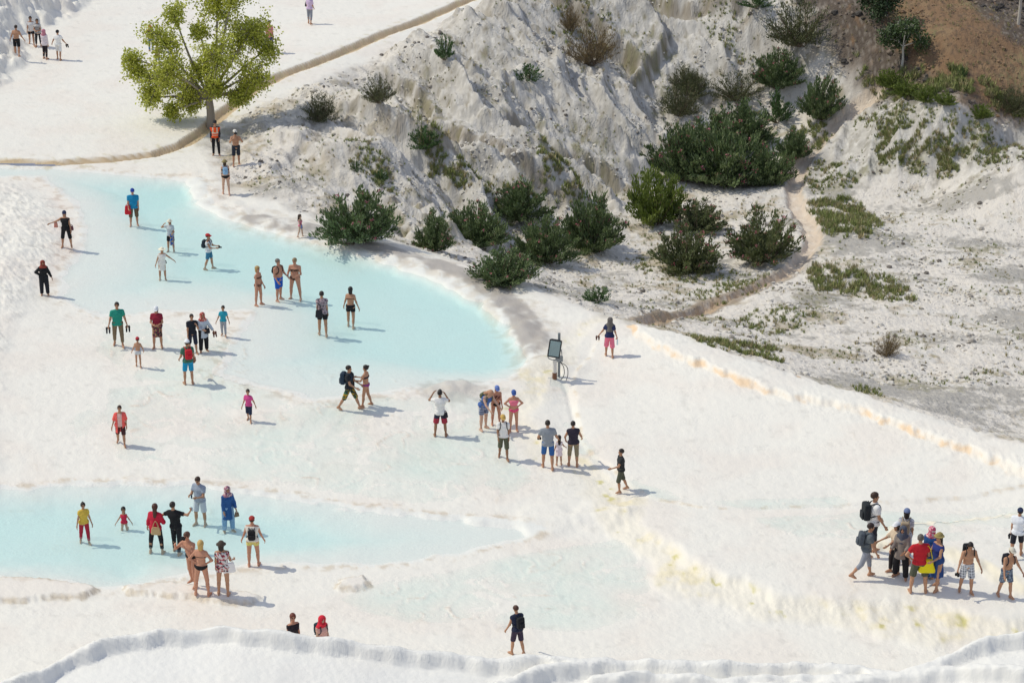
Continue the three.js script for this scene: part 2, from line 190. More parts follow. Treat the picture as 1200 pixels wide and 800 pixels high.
    if (q > 0) { const r = 1 - Math.abs(noise((x * 0.95 + z * 0.3) * 0.7, (x * -0.3 + z * 0.95) * 0.15)); h += q * 0.5 * (r * r - 0.5); }
    h += hm * (0.35 * fbm(x * 0.22, z * 0.22, 3));
    rough = mix(rough, mix(0.10, 0.23, Math.max(g, q * 0.7)), hm);
  } else { S.ridge2 = 0; S.r1 = S.r2 = S.cliff = 0; }
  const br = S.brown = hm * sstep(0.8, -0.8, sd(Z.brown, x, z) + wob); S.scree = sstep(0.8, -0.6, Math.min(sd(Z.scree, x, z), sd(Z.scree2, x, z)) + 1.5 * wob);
  rough = mix(rough, 0.12, br); rough = Math.max(rough, 0.13 * bk, 0.30 * ro, 0.10 * sstep(1.2, 0.2, Math.abs(be)) * 0.6);
  const ledge = S.ledge = Math.max(Math.exp(-(((pl - 0.4) / 0.75) ** 2)), 0.7 * lf * Math.exp(-((li / 0.3) ** 2)), Math.exp(-((be / 0.3) ** 2)));
  rough = Math.max(rough, 0.055 * ledge) * (pool ? 0.25 : 1);
  if (rough > 0.03) h += rough * (1.2 * billow(x * 0.9, z * 0.9, 2) + 0.8 * billow(x * 2.6, z * 2.6, 2) + 0.38 * noise(x * 6.5, z * 6.5) + 0.2 * noise(x * 13, z * 13) - 0.5);
  else if (!pool) h += 0.024 * fbm(x * 1.3, z * 1.6, 3) + 0.010 * noise(x * 4.2, z * 5.5) + 0.006 * noise(x * 9, z * 9);
  // trench along the walkway and the sunken footpath
  const ch = S.channel = ld(LN.channel, x, z) + 0.15 * wob; h -= 0.30 * sstep(0.42, 0.22, ch);
  const pa = S.path = ld(LN.path, x, z) + 0.45 * wob; if (pa < 1.6) { h -= 0.32 * sstep(0.54, 0.24, pa); }
  // shallow rimstone basins: a film of water over thin curved rims
  const rz = S.rims = Math.max(sstep(0.5, -1.5, sd(Z.rimsA, x, z)), sstep(0.5, -1.5, sd(Z.rimsB, x, z)), 0.9 * sstep(0.5, -1.2, sd(Z.rimsC, x, z)), 0.8 * sstep(0.5, -1.2, sd(Z.rimsD, x, z)), 0.7 * Math.exp(-((fl / 0.6) ** 2)), 0.34 * (1 - hm) * (1 - bk) * (1 - ro) * sstep(-0.1, 0.25, fbm(x * 0.16 + 21, z * 0.16, 2)));
  if (rz > 0.02 && hm < 0.5) {
    const t = 2.6 * fbm(x * 0.32 + 3, z * 0.32, 3) + 0.30 * z + 0.12 * x, f = t - Math.floor(t), k = sstep(-0.15, 0.35, noise(x * 0.55 + 7, z * 0.55)), t2 = 2.2 * fbm(x * 0.9 + 13, z * 0.9, 2) + 0.9 * z, f2 = t2 - Math.floor(t2);
    const rim = sstep(0.10, 0.0, Math.abs(f - 0.12)) * k, rim2 = sstep(0.2, 0.02, Math.abs(f2 - 0.2)) * sstep(0, 0.3, noise(x * 0.8, z * 0.8 + 50));
    S.film = h - 0.004 - 0.03 * sstep(0.7, 0.0, rz) + 0.02 * noise(x * 0.3, z * 0.3 + 70);
    h += rz * (0.03 * rim + 0.014 * rim2 + 0.016 * f - 0.024 + 0.03 * fbm(x * 0.45 + 3, z * 0.45, 2)); S.rim = rz * rim;
    if (ledge > 0.5 || pool) S.film = -9;
  }
  // dry terraces close to the camera
  if (z > -64) {
    const [fz, fh] = frontZ(x), d = z - fz + 0.12 * wob; let f = sstep(-0.55, -0.05, d);
    if (f > 0) {
      let r = 9; for (const l of FLINES) r = Math.min(r, ld(l, x, z));
      r += 0.05 * wob;
      const knob = billow(x * 2.2, z * 2.2, 2), b = fh - 0.42 + 0.05 * noise(x * 0.6, z * 0.6) + 0.012 * noise(x * 5, z * 5) + 0.006 * noise(x * 13, z * 13) - 0.10 * sstep(1, 4, d);
      const rm = Math.exp(-Math.pow(Math.max(0, r + 0.10 * noise(x * 1.9, z * 1.9) + 0.02 * noise(x * 5, z * 5)) / 0.26, 4)), top = b + (0.34 + 0.10 * noise(x * 1.1, z * 1.1) + 0.10 * knob) * rm + 0.03 * Math.exp(-((r / 0.6) ** 2));
      h = mix(h, top, f); S.front = f; S.rim = rm; S.film = -9; S.water = -9;
    }
  }
  return h;
}

// ---------- materials ----------
function noiseTexture(n, fn, color) {
  const data = new Uint8Array(n * n * 4);
  for (let j = 0; j < n; j++) for (let i = 0; i < n; i++) { const c = fn(i / n, j / n), o = (j * n + i) * 4; data[o] = c[0]; data[o + 1] = c[1]; data[o + 2] = c[2]; data[o + 3] = 255; }
  const t = new THREE.DataTexture(data, n, n, THREE.RGBAFormat); t.wrapS = t.wrapT = THREE.RepeatWrapping; t.magFilter = THREE.LinearFilter; t.minFilter = THREE.LinearMipmapLinearFilter; t.generateMipmaps = true;
  if (color) t.colorSpace = THREE.SRGBColorSpace; t.needsUpdate = true; return t;
}
const tileN = (u, v, f) => { const a = (x, y) => noise(x * f, y * f), w = (t) => t * t * (3 - 2 * t), p = w(u), q = w(v); return mix(mix(a(u, v), a(u - 1, v), p), mix(a(u, v - 1), a(u - 1, v - 1), p), q); };
const crust = noiseTexture(512, (u, v) => { const k = clamp(0.5 + 0.32 * tileN(u, v, 9) + 0.25 * tileN(u + .3, v + .7, 24) + 0.16 * tileN(u + .6, v + .1, 60)) * 255; return [k, k, k]; });
const vmat = (o) => { const m = new THREE.MeshStandardMaterial({ vertexColors: true, roughness: 0.92, ...o }); return m; };
const M = {
  crust: vmat({ bumpMap: crust, bumpScale: 0.055 }),
  smooth: vmat({ bumpMap: crust, bumpScale: 0.013, roughness: 0.6 }),
  water: new THREE.MeshPhysicalMaterial({ color: new THREE.Color(0.66, 0.80, 0.78), transparent: true, opacity: 0.12, roughness: 0.08, ior: 1.33, thickness: 0.4, attenuationColor: new THREE.Color(0.58, 0.96, 1.0), attenuationDistance: 1.8, side: THREE.DoubleSide }),
  film: new THREE.MeshPhysicalMaterial({ color: new THREE.Color(0.70, 0.82, 0.78), transparent: true, opacity: 0.08, roughness: 0.1, ior: 1.33, thickness: 0.05, attenuationColor: new THREE.Color(0.62, 0.93, 0.93), attenuationDistance: 0.5, side: THREE.DoubleSide }),
};
// ---------- terrain ----------
const WHITE = [0.84, 0.805, 0.725], CREAM = [0.82, 0.745, 0.66], GREY = [0.36, 0.34, 0.305], TAN = [0.50, 0.37, 0.22], DRY = [0.50, 0.42, 0.31], EARTH = [0.225, 0.135, 0.072], SHADED_SCREE = [0.095, 0.074, 0.058], MOSS = [0.22, 0.21, 0.09], PATH = [0.66, 0.54, 0.42], ORANGE = [0.80, 0.50, 0.22], YELLOW = [0.80, 0.68, 0.36], SILT = [0.40, 0.36, 0.32];
const col = [0, 0, 0], SLAB = [-2.22, -80.94];
const to = (c, t) => { t = clamp(t); for (let k = 0; k < 3; k++) col[k] += (c[k] - col[k]) * t; };
function groundColour(x, z) {   // reads what ground() left in S; crust, silt, soil, algae, gravel, and shade painted into the scree
  const n1 = fbm(x * 0.35, z * 0.35, 4), n2 = fbm(x * 1.7 + 40, z * 1.7, 4), n3 = noise(x * 6.3, z * 6.3), n4 = noise(x * 3.1 + 9, z * 3.1);
  col[0] = WHITE[0]; col[1] = WHITE[1]; col[2] = WHITE[2];
  if (S.front > 0.3) { to([0.84, 0.82, 0.765], 1); to(CREAM, 0.10 * sstep(0.1, 0.4, n1)); to(GREY, 0.10 * sstep(0.25, 0.5, n2)); return; }
  to(CREAM, 0.55 * sstep(-0.15, 0.35, n1) * (1 - S.hill));
  to(GREY, 0.16 * sstep(0.2, 0.5, n2 + 0.2 * n3));
  if (S.pool) to([0.80, 0.80, 0.75], 0.8);
  to([0.60, 0.50, 0.38], 0.55 * sstep(0.7, 0.05, Math.abs(S.up - 0.2)) * sstep(0.0, 0.3, n2 + 0.3 * n3));
  to([0.58, 0.47, 0.33], 0.6 * sstep(0.35, 0.0, Math.abs(S.low - 0.12)) * sstep(-0.05, 0.25, n2 + 0.3 * n3));
  to([0.52, 0.42, 0.29], 0.7 * sstep(0.16, 0.03, Math.abs(S.slab - 0.03)) * sstep(-0.25, 0.15, n2 + 0.3 * n3 + 0.1)); to(CREAM, 0.5 * sstep(0.1, -0.2, S.slab));
  to(CREAM, 0.9 * S.bankEdge); to([0.55, 0.42, 0.33], 0.6 * S.bankEdge * sstep(0.05, 0.3, n2));
  to(SILT, 0.85 * sstep(0.75, 0.5, S.silt + 0.12 * n4) * sstep(-0.45, 0.1, n1 + 0.5 * n2 + 0.15)); { const [sx, sz] = SLAB, q = Math.hypot((x - sx) / 1.5, (z - sz) / 1.3); to([0.56, 0.52, 0.46], 0.75 * sstep(1, 0.6, q + 0.3 * n4)); } to([0.62, 0.54, 0.43], 0.5 * sstep(0.5, 0.15, Math.abs(S.silt - 0.9) + 0.2 * n4) * sstep(-0.2, 0.2, n2));
  to([0.56, 0.46, 0.34], 0.55 * S.rim * sstep(0.0, 0.35, n1 + 0.5 * n3));
  if (S.ledge > 0.15 && S.hill < 0.9) {
    const berm = Math.exp(-((S.berm / 0.35) ** 2));
    to(ORANGE, 0.62 * sstep(0.16, 0.05, Math.abs(S.berm - 0.02)) * (0.15 + 0.85 * sstep(-0.2, 0.25, n1 + 0.9 * n2 + 0.2 * n3)));
    const pl = Math.exp(-(((S.plat - 0.45) / 0.75) ** 2)); to([0.83, 0.77, 0.64], 0.65 * S.platFade * sstep(0.2, 0.8, pl)); to(YELLOW, 0.42 * S.platFade * sstep(0.3, 0.9, pl) * sstep(0.08, 0.4, n1 + 0.7 * n2)); to([0.55, 0.50, 0.12], 0.7 * S.platFade * sstep(0.4, 0.9, pl) * sstep(0.30, 0.45, n2));
    to([0.80, 0.72, 0.52], 0.6 * S.lipFade * Math.exp(-((S.lip / 0.3) ** 2)));
  }
  if (S.step > -0.3 && S.step < 0.15) to([0.62, 0.48, 0.30], 0.5 * sstep(0.12, 0.02, Math.abs(S.step)) * sstep(0, 0.25, n2));
  if (S.hill > 0) {
    const h = S.hill, v = h * (1 - Math.max(S.gully, S.ridge2));
    to([0.50, 0.475, 0.435], 0.88 * h); to([0.73, 0.685, 0.62], 0.7 * v); to([0.47, 0.40, 0.32], v * 0.6 * sstep(0.05, 0.35, n4 * 0.5 + n2 * 0.8)); to([0.76, 0.73, 0.68], h * 0.6 * sstep(0.0, 0.3, n3 * 0.5 + n4 * 0.35)); to([0.40, 0.375, 0.33], (h - 0.65 * v) * 0.7 * sstep(0.08, 0.4, n4 * 0.5 - n3 * 0.5));
    to(GREY, h * 0.75 * S.gully * sstep(0.05, 0.4, n2 * 0.7 + n1 * 0.6 + 0.12));
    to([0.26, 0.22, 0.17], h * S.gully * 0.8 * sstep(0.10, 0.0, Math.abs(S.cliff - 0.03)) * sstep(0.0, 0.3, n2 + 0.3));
    to(MOSS, h * 0.6 * S.gully * sstep(0.28, 0.5, n2 + 0.35 * n1 + 0.25 * sstep(0.75, 0.5, S.r1)));
    to(DRY, v * 0.7 * sstep(-0.05, 0.35, n1 + 0.6 * n2) * sstep(22, 8, x)); to(DRY, v * 0.6 * sstep(0.15, 0.5, n1 + 0.8 * n2));
    to([0.72, 0.665, 0.59], v * 0.75 * sstep(0.15, -0.1, n1)); to(GREY, v * 0.8 * sstep(0.06, 0.25, fbm(x * 0.16 + 5, z * 0.2 + 3, 3) + 0.35 * n2 + 0.1 * n3));
    to([0.26, 0.22, 0.16], (h - 0.5 * v) * 0.7 * sstep(0.30, 0.5, n3 * 0.5 + n2 * 0.5 + 0.12));
    to(MOSS, v * 0.45 * sstep(0.2, 0.45, n4 * 0.4 + n1 * 0.8));
    to(MOSS, S.ridge2 * 0.8 * sstep(0.05, 0.35, n1 + 0.4 * n2)); to(GREY, S.ridge2 * 0.6 * sstep(0.0, 0.35, n2));
    if (S.brown > 0) { to(EARTH, S.brown); to([0.27, 0.18, 0.10], S.brown * 0.7 * sstep(-0.1, 0.3, n2 + n1)); to([0.10, 0.068, 0.045], S.brown * 0.7 * sstep(0.1, 0.35, n4 * 0.6 + n3 * 0.5)); to(MOSS, S.brown * 0.6 * sstep(0.25, 0.45, n1 + 0.3 * n3)); }
    to(SHADED_SCREE, S.scree * h * 0.95 * sstep(-0.4, 0.0, n2 + 0.15));  // dark scree tone: the shade lying over this band is painted in
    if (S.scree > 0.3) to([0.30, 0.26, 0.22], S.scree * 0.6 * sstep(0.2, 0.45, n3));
  }
  to([0.46, 0.44, 0.41], S.rock * 0.35 * sstep(0, 0.4, n2)); to(GREY, S.bank * 0.25 * sstep(0.1, 0.4, n2));
  to([0.62, 0.47, 0.28], 0.95 * sstep(0.5, 0.36, S.channel)); to([0.60, 0.52, 0.30], 0.5 * sstep(1.3, 0.7, S.channel) * sstep(0.1, 0.4, n2));
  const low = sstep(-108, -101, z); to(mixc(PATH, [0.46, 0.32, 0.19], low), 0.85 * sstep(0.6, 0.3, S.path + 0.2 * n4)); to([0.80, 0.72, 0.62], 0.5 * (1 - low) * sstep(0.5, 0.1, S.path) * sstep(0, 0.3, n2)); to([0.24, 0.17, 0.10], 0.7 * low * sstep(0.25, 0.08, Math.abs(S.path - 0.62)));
}
const mixc = (a, b, t) => [mix(a[0], b[0], t), mix(a[1], b[1], t), mix(a[2], b[2], t)];
{
  const NX = 800, NZ = 820, W = NX + 1, V = W * (NZ + 1), pos = new Float32Array(V * 3), colr = new Float32Array(V * 3), uv = new Float32Array(V * 2), zone = new Uint8Array(V), wet = new Float32Array(V).fill(-99), film = new Float32Array(V).fill(-99);
  const zs = []; { let z = -55, d = 0.085; for (let j = 0; j <= NZ; j++) { zs.push(z); z -= d; d = 0.085 + 0.135 * j / NZ; } }
  for (let j = 0, k = 0; j <= NZ; j++) {
    const z = zs[j], half = 19 + (-55 - z) * 0.235;
    for (let i = 0; i <= NX; i++, k++) {
      const x = (i / NX * 2 - 1) * half, y = ground(x, z);
      pos[k * 3] = x; pos[k * 3 + 1] = y; pos[k * 3 + 2] = z; uv[k * 2] = x / 2.3; uv[k * 2 + 1] = z / 2.3;
      zone[k] = S.front > 0.5 ? 1 : S.path < 0.5 && S.hill > 0.5 ? 4 : S.brown > 0.5 ? 3 : S.hill > 0.5 ? 2 : 0;
      if (S.water > -5) wet[k] = S.water; if (S.film > -5) film[k] = S.film;
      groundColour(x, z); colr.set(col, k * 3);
    }
  }
  const all = [], parts = [[], [], [], [], []], sheet = { up: [], low: [], film: [] };
  for (let j = 0; j < NZ; j++) for (let i = 0; i < NX; i++) {
    const a = j * W + i, b = a + 1, c = a + W, d = c + 1, q = [a, b, c, b, d, c];   // rows go away from the camera
    all.push(...q); const p = parts[zone[a]]; p.push(...q);
    const under = (arr, m) => { let any = false; for (const v of [a, b, c, d]) { if (arr[v] < -50) return false; if (arr[v] > pos[v * 3 + 1] - m) any = true; } return any; };
    if (under(wet, 0.0)) (wet[a] > 0.1 ? sheet.up : sheet.low).push(...q);
    if (under(film, 0.0)) sheet.film.push(...q);
  }
  const whole = new THREE.BufferGeometry(); whole.setAttribute('position', new THREE.BufferAttribute(pos, 3)); whole.setIndex(all); whole.computeVertexNormals();
  const nor = whole.getAttribute('normal').array;
  const cut = (index, arrays) => {   // own vertices for one piece of the ground
    const map = new Map(), idx = new Uint32Array(index.length), keep = [];
    index.forEach((v, n) => { let k = map.get(v); if (k === undefined) { k = keep.length; map.set(v, k); keep.push(v); } idx[n] = k; });
    const g = new THREE.BufferGeometry();
    for (const [name, arr, w] of arrays) { const o = new Float32Array(keep.length * w); keep.forEach((v, k) => { for (let c = 0; c < w; c++) o[k * w + c] = arr[v * w + c]; }); g.setAttribute(name, new THREE.BufferAttribute(o, w)); }
    g.setIndex(new THREE.BufferAttribute(idx, 1)); return g;
  };
  const land = [['position', pos, 3], ['normal', nor, 3], ['color', colr, 3], ['uv', uv, 2]];
  const put = (name, g, m, label) => { const o = new THREE.Mesh(g, m); o.name = name; o.userData = { kind: 'structure', label }; o.castShadow = o.receiveShadow = true; scene.add(o); return o; };
  put('travertine_terrace', cut(parts[0], land), M.smooth, 'smooth white travertine terrace that the visitors walk on');
  put('dry_terrace', cut(parts[1], land), M.smooth, 'dry white travertine basins with knobbly rims');
  put('eroded_hillside', cut(parts[2], land), M.crust, 'rough white and grey eroded hillside with gullies');
  put('earth_hill', cut(parts[3], land), M.crust, 'brown earth hill with dark scree, shade painted into its tone');
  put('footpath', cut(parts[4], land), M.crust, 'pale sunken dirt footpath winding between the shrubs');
  const level = (arr) => { const p = pos.slice(); for (let k = 0; k < V; k++) p[k * 3 + 1] = arr[k]; return p; };
  const nw = new Float32Array(V * 3), wl = level(wet), flv = level(film);
  for (let k = 0; k < V; k++) { const x = pos[k * 3], z = pos[k * 3 + 2], e = 0.06, r = (a, b) => 0.012 * noise(a * 1.4 + 0.5 * noise(a, b), b * 2.6) + 0.005 * noise(a * 4, b * 6); const gx = (r(x + e, z) - r(x, z)) / e, gz = (r(x, z + e) - r(x, z)) / e, l = Math.hypot(gx, 1, gz); nw[k * 3] = -gx / l; nw[k * 3 + 1] = 1 / l; nw[k * 3 + 2] = -gz / l; }
  put('upper_pool_water', cut(sheet.up, [['position', wl, 3], ['normal', nw, 3]]), M.water, 'pale turquoise shallow pool water');
  put('lower_pool_water', cut(sheet.low, [['position', wl, 3], ['normal', nw, 3]]), M.water, 'milky turquoise shallow pool water');
  put('water_film', cut(sheet.film, [['position', flv, 3], ['normal', nw, 3]]), M.film, 'thin film of water running over the travertine');
  // the country beyond
  const far = new THREE.PlaneGeometry(2600, 2600, 4, 4).rotateX(-Math.PI / 2).translate(0, -14, -600);
  const fm = new THREE.Mesh(far, new THREE.MeshStandardMaterial({ color: new THREE.Color(0.32, 0.27, 0.19), roughness: 1, bumpMap: crust, bumpScale: 0.1 })); fm.name = 'plain'; fm.userData = { kind: 'structure', label: 'dry plain below the terraces' }; fm.receiveShadow = true; scene.add(fm);
}
// ---------- people ----------
const used = {};
const numbered = (n) => { const k = used[n] = (used[n] ?? -1) + 1; return k ? n + '_' + String(k).padStart(3, '0') : n; };
const V3 = (x, y, z) => new THREE.Vector3(x, y, z);
const lin = (hex) => { const c = new THREE.Color(hex); return [c.r, c.g, c.b]; };
// smooth surface of a signed distance field, on a grid (surface nets); colour(x, y, z) paints dye or skin
function mould(field, lo, hi, cell, colour) {
  const nx = Math.ceil((hi[0] - lo[0]) / cell) + 1, ny = Math.ceil((hi[1] - lo[1]) / cell) + 1, nz = Math.ceil((hi[2] - lo[2]) / cell) + 1;
  const val = new Float32Array(nx * ny * nz).fill(1), B = 4, skip = cell * B * 0.9 + 0.03;
  for (let bz = 0; bz < nz; bz += B) for (let by = 0; by < ny; by += B) for (let bx = 0; bx < nx; bx += B) {
    const c = field(lo[0] + (bx + B / 2) * cell, lo[1] + (by + B / 2) * cell, lo[2] + (bz + B / 2) * cell);
    const far = Math.abs(c) > skip;
    for (let k = bz; k < Math.min(bz + B, nz); k++) for (let j = by; j < Math.min(by + B, ny); j++) for (let i = bx; i < Math.min(bx + B, nx); i++) val[(k * ny + j) * nx + i] = far ? c : field(lo[0] + i * cell, lo[1] + j * cell, lo[2] + k * cell);
  }
  const at = new Int32Array(nx * ny * nz).fill(-1), P = [], idx = [], off = [0, 1, nx, nx + 1, nx * ny, nx * ny + 1, nx * ny + nx, nx * ny + nx + 1], E = [[0, 1], [2, 3], [4, 5], [6, 7], [0, 2], [1, 3], [4, 6], [5, 7], [0, 4], [1, 5], [2, 6], [3, 7]];
  for (let k = 0; k < nz - 1; k++) for (let j = 0; j < ny - 1; j++) for (let i = 0; i < nx - 1; i++) {
    const o = (k * ny + j) * nx + i; let m = 0; for (let c = 0; c < 8; c++) if (val[o + off[c]] < 0) m |= 1 << c;
    if (m === 0 || m === 255) continue;
    let sx = 0, sy = 0, sz = 0, n = 0;
    for (const [a, b] of E) { const va = val[o + off[a]], vb = val[o + off[b]]; if ((va < 0) === (vb < 0)) continue; const t = va / (va - vb); sx += (a & 1) + ((b & 1) - (a & 1)) * t; sy += (a >> 1 & 1) + ((b >> 1 & 1) - (a >> 1 & 1)) * t; sz += (a >> 2) + ((b >> 2) - (a >> 2)) * t; n++; }
    at[o] = P.length / 3; P.push(lo[0] + (i + sx / n) * cell, lo[1] + (j + sy / n) * cell, lo[2] + (k + sz / n) * cell);
  }
  const quad = (a, b, c, d, flip) => { if (a < 0 || b < 0 || c < 0 || d < 0) return; if (flip) idx.push(a, c, b, a, d, c); else idx.push(a, b, c, a, c, d); };
  for (let k = 1; k < nz - 1; k++) for (let j = 1; j < ny - 1; j++) for (let i = 1; i < nx - 1; i++) {
    const o = (k * ny + j) * nx + i, s = val[o] < 0;
    if (s !== val[o + 1] < 0) quad(at[o - nx - nx * ny], at[o - nx * ny], at[o], at[o - nx], !s);
    if (s !== val[o + nx] < 0) quad(at[o - 1 - nx * ny], at[o - 1], at[o], at[o - nx * ny], !s);
    if (s !== val[o + nx * ny] < 0) quad(at[o - 1 - nx], at[o - nx], at[o], at[o - 1], !s);
  }
  const pos = new Float32Array(P), nor = new Float32Array(P.length), colr = new Float32Array(P.length), e = 0.004;
  for (let v = 0; v < P.length; v += 3) {
    const [x, y, z] = [P[v], P[v + 1], P[v + 2]], f = field(x, y, z), gx = field(x + e, y, z) - f, gy = field(x, y + e, z) - f, gz = field(x, y, z + e) - f, l = Math.hypot(gx, gy, gz) || 1;
    nor[v] = gx / l; nor[v + 1] = gy / l; nor[v + 2] = gz / l; colr.set(colour(x, y, z), v);
  }
  const g = new THREE.BufferGeometry(); g.setAttribute('position', new THREE.BufferAttribute(pos, 3)); g.setAttribute('normal', new THREE.BufferAttribute(nor, 3)); g.setAttribute('color', new THREE.BufferAttribute(colr, 3)); g.setIndex(idx); return g;
}
// a field made of tapered capsules; cut = true ends the piece flat at b
function cap(a, ra, b, rb, cut = false) { const dx = b.x - a.x, dy = b.y - a.y, dz = b.z - a.z, l2 = dx * dx + dy * dy + dz * dz + 1e-9, l = Math.sqrt(l2); return { a, b, ra, rb, dx, dy, dz, l2, ux: dx / l, uy: dy / l, uz: dz / l, cut }; }
function capsField(list, k = 0.035) {
  return (x, y, z) => {
    let d = 1;
    for (const c of list) {
      const px = x - c.a.x, py = y - c.a.y, pz = z - c.a.z, t = clamp((px * c.dx + py * c.dy + pz * c.dz) / c.l2), qx = px - c.dx * t, qy = py - c.dy * t, qz = pz - c.dz * t;
      let v = Math.sqrt(qx * qx + qy * qy + qz * qz) - (c.ra + (c.rb - c.ra) * t);
      if (c.cut) v = Math.max(v, (x - c.b.x) * c.ux + (y - c.b.y) * c.uy + (z - c.b.z) * c.uz);
      if (v - d > k) continue;
      const h = clamp(0.5 + 0.5 * (d - v) / k); d = d + (v - d) * h - k * h * (1 - h);
    }
    return d;
  };
}
function box(list, pad) { const lo = [9, 9, 9], hi = [-9, -9, -9]; for (const c of list) for (const [p, r] of [[c.a, c.ra], [c.b, c.rb]]) [p.x, p.y, p.z].forEach((v, i) => { lo[i] = Math.min(lo[i], v - r - pad); hi[i] = Math.max(hi[i], v + r + pad); }); return [lo, hi]; }
const fromCaps = (list, cell, colour, k) => mould(capsField(list, k), ...box(list, cell * 2), cell, colour);
// hands: palm, four fingers of unequal length and a thumb off the side of the palm; wrist at the origin, fingers down -y, palm to +z
function hand(curl) {
  const L = [cap(V3(0, 0.02, 0), 0.024, V3(0, -0.03, 0), 0.026), cap(V3(-0.022, -0.07, 0), 0.016, V3(0.022, -0.072, 0), 0.016), cap(V3(0, -0.03, 0), 0.027, V3(0, -0.07, 0), 0.022)];
  [[-0.030, 0.030, 0.055], [-0.010, 0.037, 0.068], [0.011, 0.034, 0.064], [0.030, 0.026, 0.048]].forEach(([x, l1, l2], i) => {
    const a = V3(x * 0.8, -0.075, 0), a1 = curl * 0.6 + i * 0.05, a2 = curl * 1.5 + i * 0.06, b = V3(x, a.y - l1 * Math.cos(a1), l1 * Math.sin(a1)), m = V3(x * 1.02, b.y - l2 * 0.5 * Math.cos(a2), b.z + l2 * 0.5 * Math.sin(a2)), a3 = a2 + curl * 0.7, e = V3(x * 1.02, m.y - l2 * 0.5 * Math.cos(a3), m.z + l2 * 0.5 * Math.sin(a3));
    L.push(cap(a, 0.0105, b, 0.0095), cap(b, 0.0095, m, 0.009), cap(m, 0.009, e, 0.008));
  });
  L.push(cap(V3(-0.018, -0.025, 0.008), 0.014, V3(-0.043, -0.058, 0.02), 0.011), cap(V3(-0.043, -0.058, 0.02), 0.011, V3(-0.05, -0.088, 0.028 + curl * 0.01), 0.009));
  return fromCaps(L, 0.0085, () => [1, 1, 1], 0.006);
}
const HANDS = { relaxed: hand(0.35), grip: hand(1.0) };
// head: centre at the origin, face to +z; colour 1 = skin, eyes, brows and lips in their own colours
const HEAD = (() => {
  const el = (x, y, z, cx, cy, cz, rx, ry, rz) => { const a = (x - cx) / rx, b = (y - cy) / ry, c = (z - cz) / rz, l = Math.sqrt(a * a + b * b + c * c); return (l - 1) * Math.min(rx, ry, rz); };
  const sm = (a, b, k) => { const h = clamp(0.5 + 0.5 * (b - a) / k); return b + (a - b) * h - k * h * (1 - h); };
  const f = (x0, y, z) => { const x = Math.abs(x0); let d = sm(el(x, y, z, 0, 0.03, -0.012, 0.077, 0.09, 0.098), el(x, y, z, 0, -0.045, 0.022, 0.055, 0.07, 0.068), 0.04);
    d = sm(d, el(x, y, z, 0, -0.018, 0.09, 0.013, 0.024, 0.022), 0.012); d = sm(d, el(x, y, z, 0, -0.105, 0.06, 0.022, 0.018, 0.02), 0.02); d = sm(d, el(x, y, z, 0.079, -0.008, -0.012, 0.012, 0.03, 0.02), 0.008);
    return -sm(-d, el(x, y, z, 0.031, 0.012, 0.093, 0.02, 0.012, 0.014), 0.012); };
  return mould(f, [-0.11, -0.14, -0.13], [0.11, 0.14, 0.13], 0.0125, (x, y, z) => { const ax = Math.abs(x); if (z > 0.05 && Math.hypot((ax - 0.031) / 0.016, (y - 0.010) / 0.009) < 1) return [0.06, 0.05, 0.045]; if (z > 0.05 && Math.hypot((ax - 0.032) / 0.022, (y - 0.034) / 0.007) < 1) return [0.16, 0.11, 0.08]; if (z > 0.05 && Math.hypot(x / 0.024, (y + 0.066) / 0.009) < 1) return [0.8, 0.42, 0.38]; return [1, 1, 1]; });
})();
const SKIN = { tan: [0.47, 0.255, 0.155], fair: [0.62, 0.39, 0.28], brown: [0.32, 0.17, 0.10], red: [0.54, 0.27, 0.175] };
const skinMat = new THREE.MeshPhysicalMaterial({ vertexColors: true, roughness: 0.55, specularIntensity: 0.5 }), clothMat = vmat({ roughness: 0.95 }), hairMat = vmat({ roughness: 0.6 });
// dyed patterns of cloth, per point of the garment
const PATTERN = {
  plain: (c) => () => c,
  plaid: (c, d) => (x, y, z) => { const a = Math.sin((Math.atan2(x, z) * 0.16 + x * 0.2) * 90), b = Math.sin(y * 75); return a > 0.25 && b > 0.25 ? d : a > 0.25 || b > 0.25 ? mixc(c, d, 0.4) : c; },
  floral: (c, d, e) => (x, y, z) => { const n = noise(x * 17 + z * 5, y * 17 + 3), m = noise(x * 13 + 30, y * 15 + z * 9); return n > 0.2 ? d : m > 0.2 ? e : c; },
  stripes: (c, d) => (x, y) => (Math.sin(y * 85) > 0 ? c : d),
  bands: (c, d) => (x, y) => ((y > 1.14 && y < 1.185) || (y > 1.02 && y < 1.065) || (Math.abs(Math.abs(x) - 0.1) < 0.025 && y > 1.15) ? d : c),
  hemmed: (c, d) => (x, y) => (y < 0.70 ? d : c),
  open: (c, d) => (x, y, z) => (z > 0.07 && Math.abs(x) < 0.075 ? d : c),
};
const dye = (s) => { const [p, ...cs] = Array.isArray(s) ? s : ['plain', s]; return PATTERN[p](...cs.map(lin)); };
function mesh(name, g, m, parent) { const o = new THREE.Mesh(g, m); o.name = name; o.castShadow = o.receiveShadow = true; parent.add(o); return o; }
const rad = Math.PI / 180; let rootCount = 0;
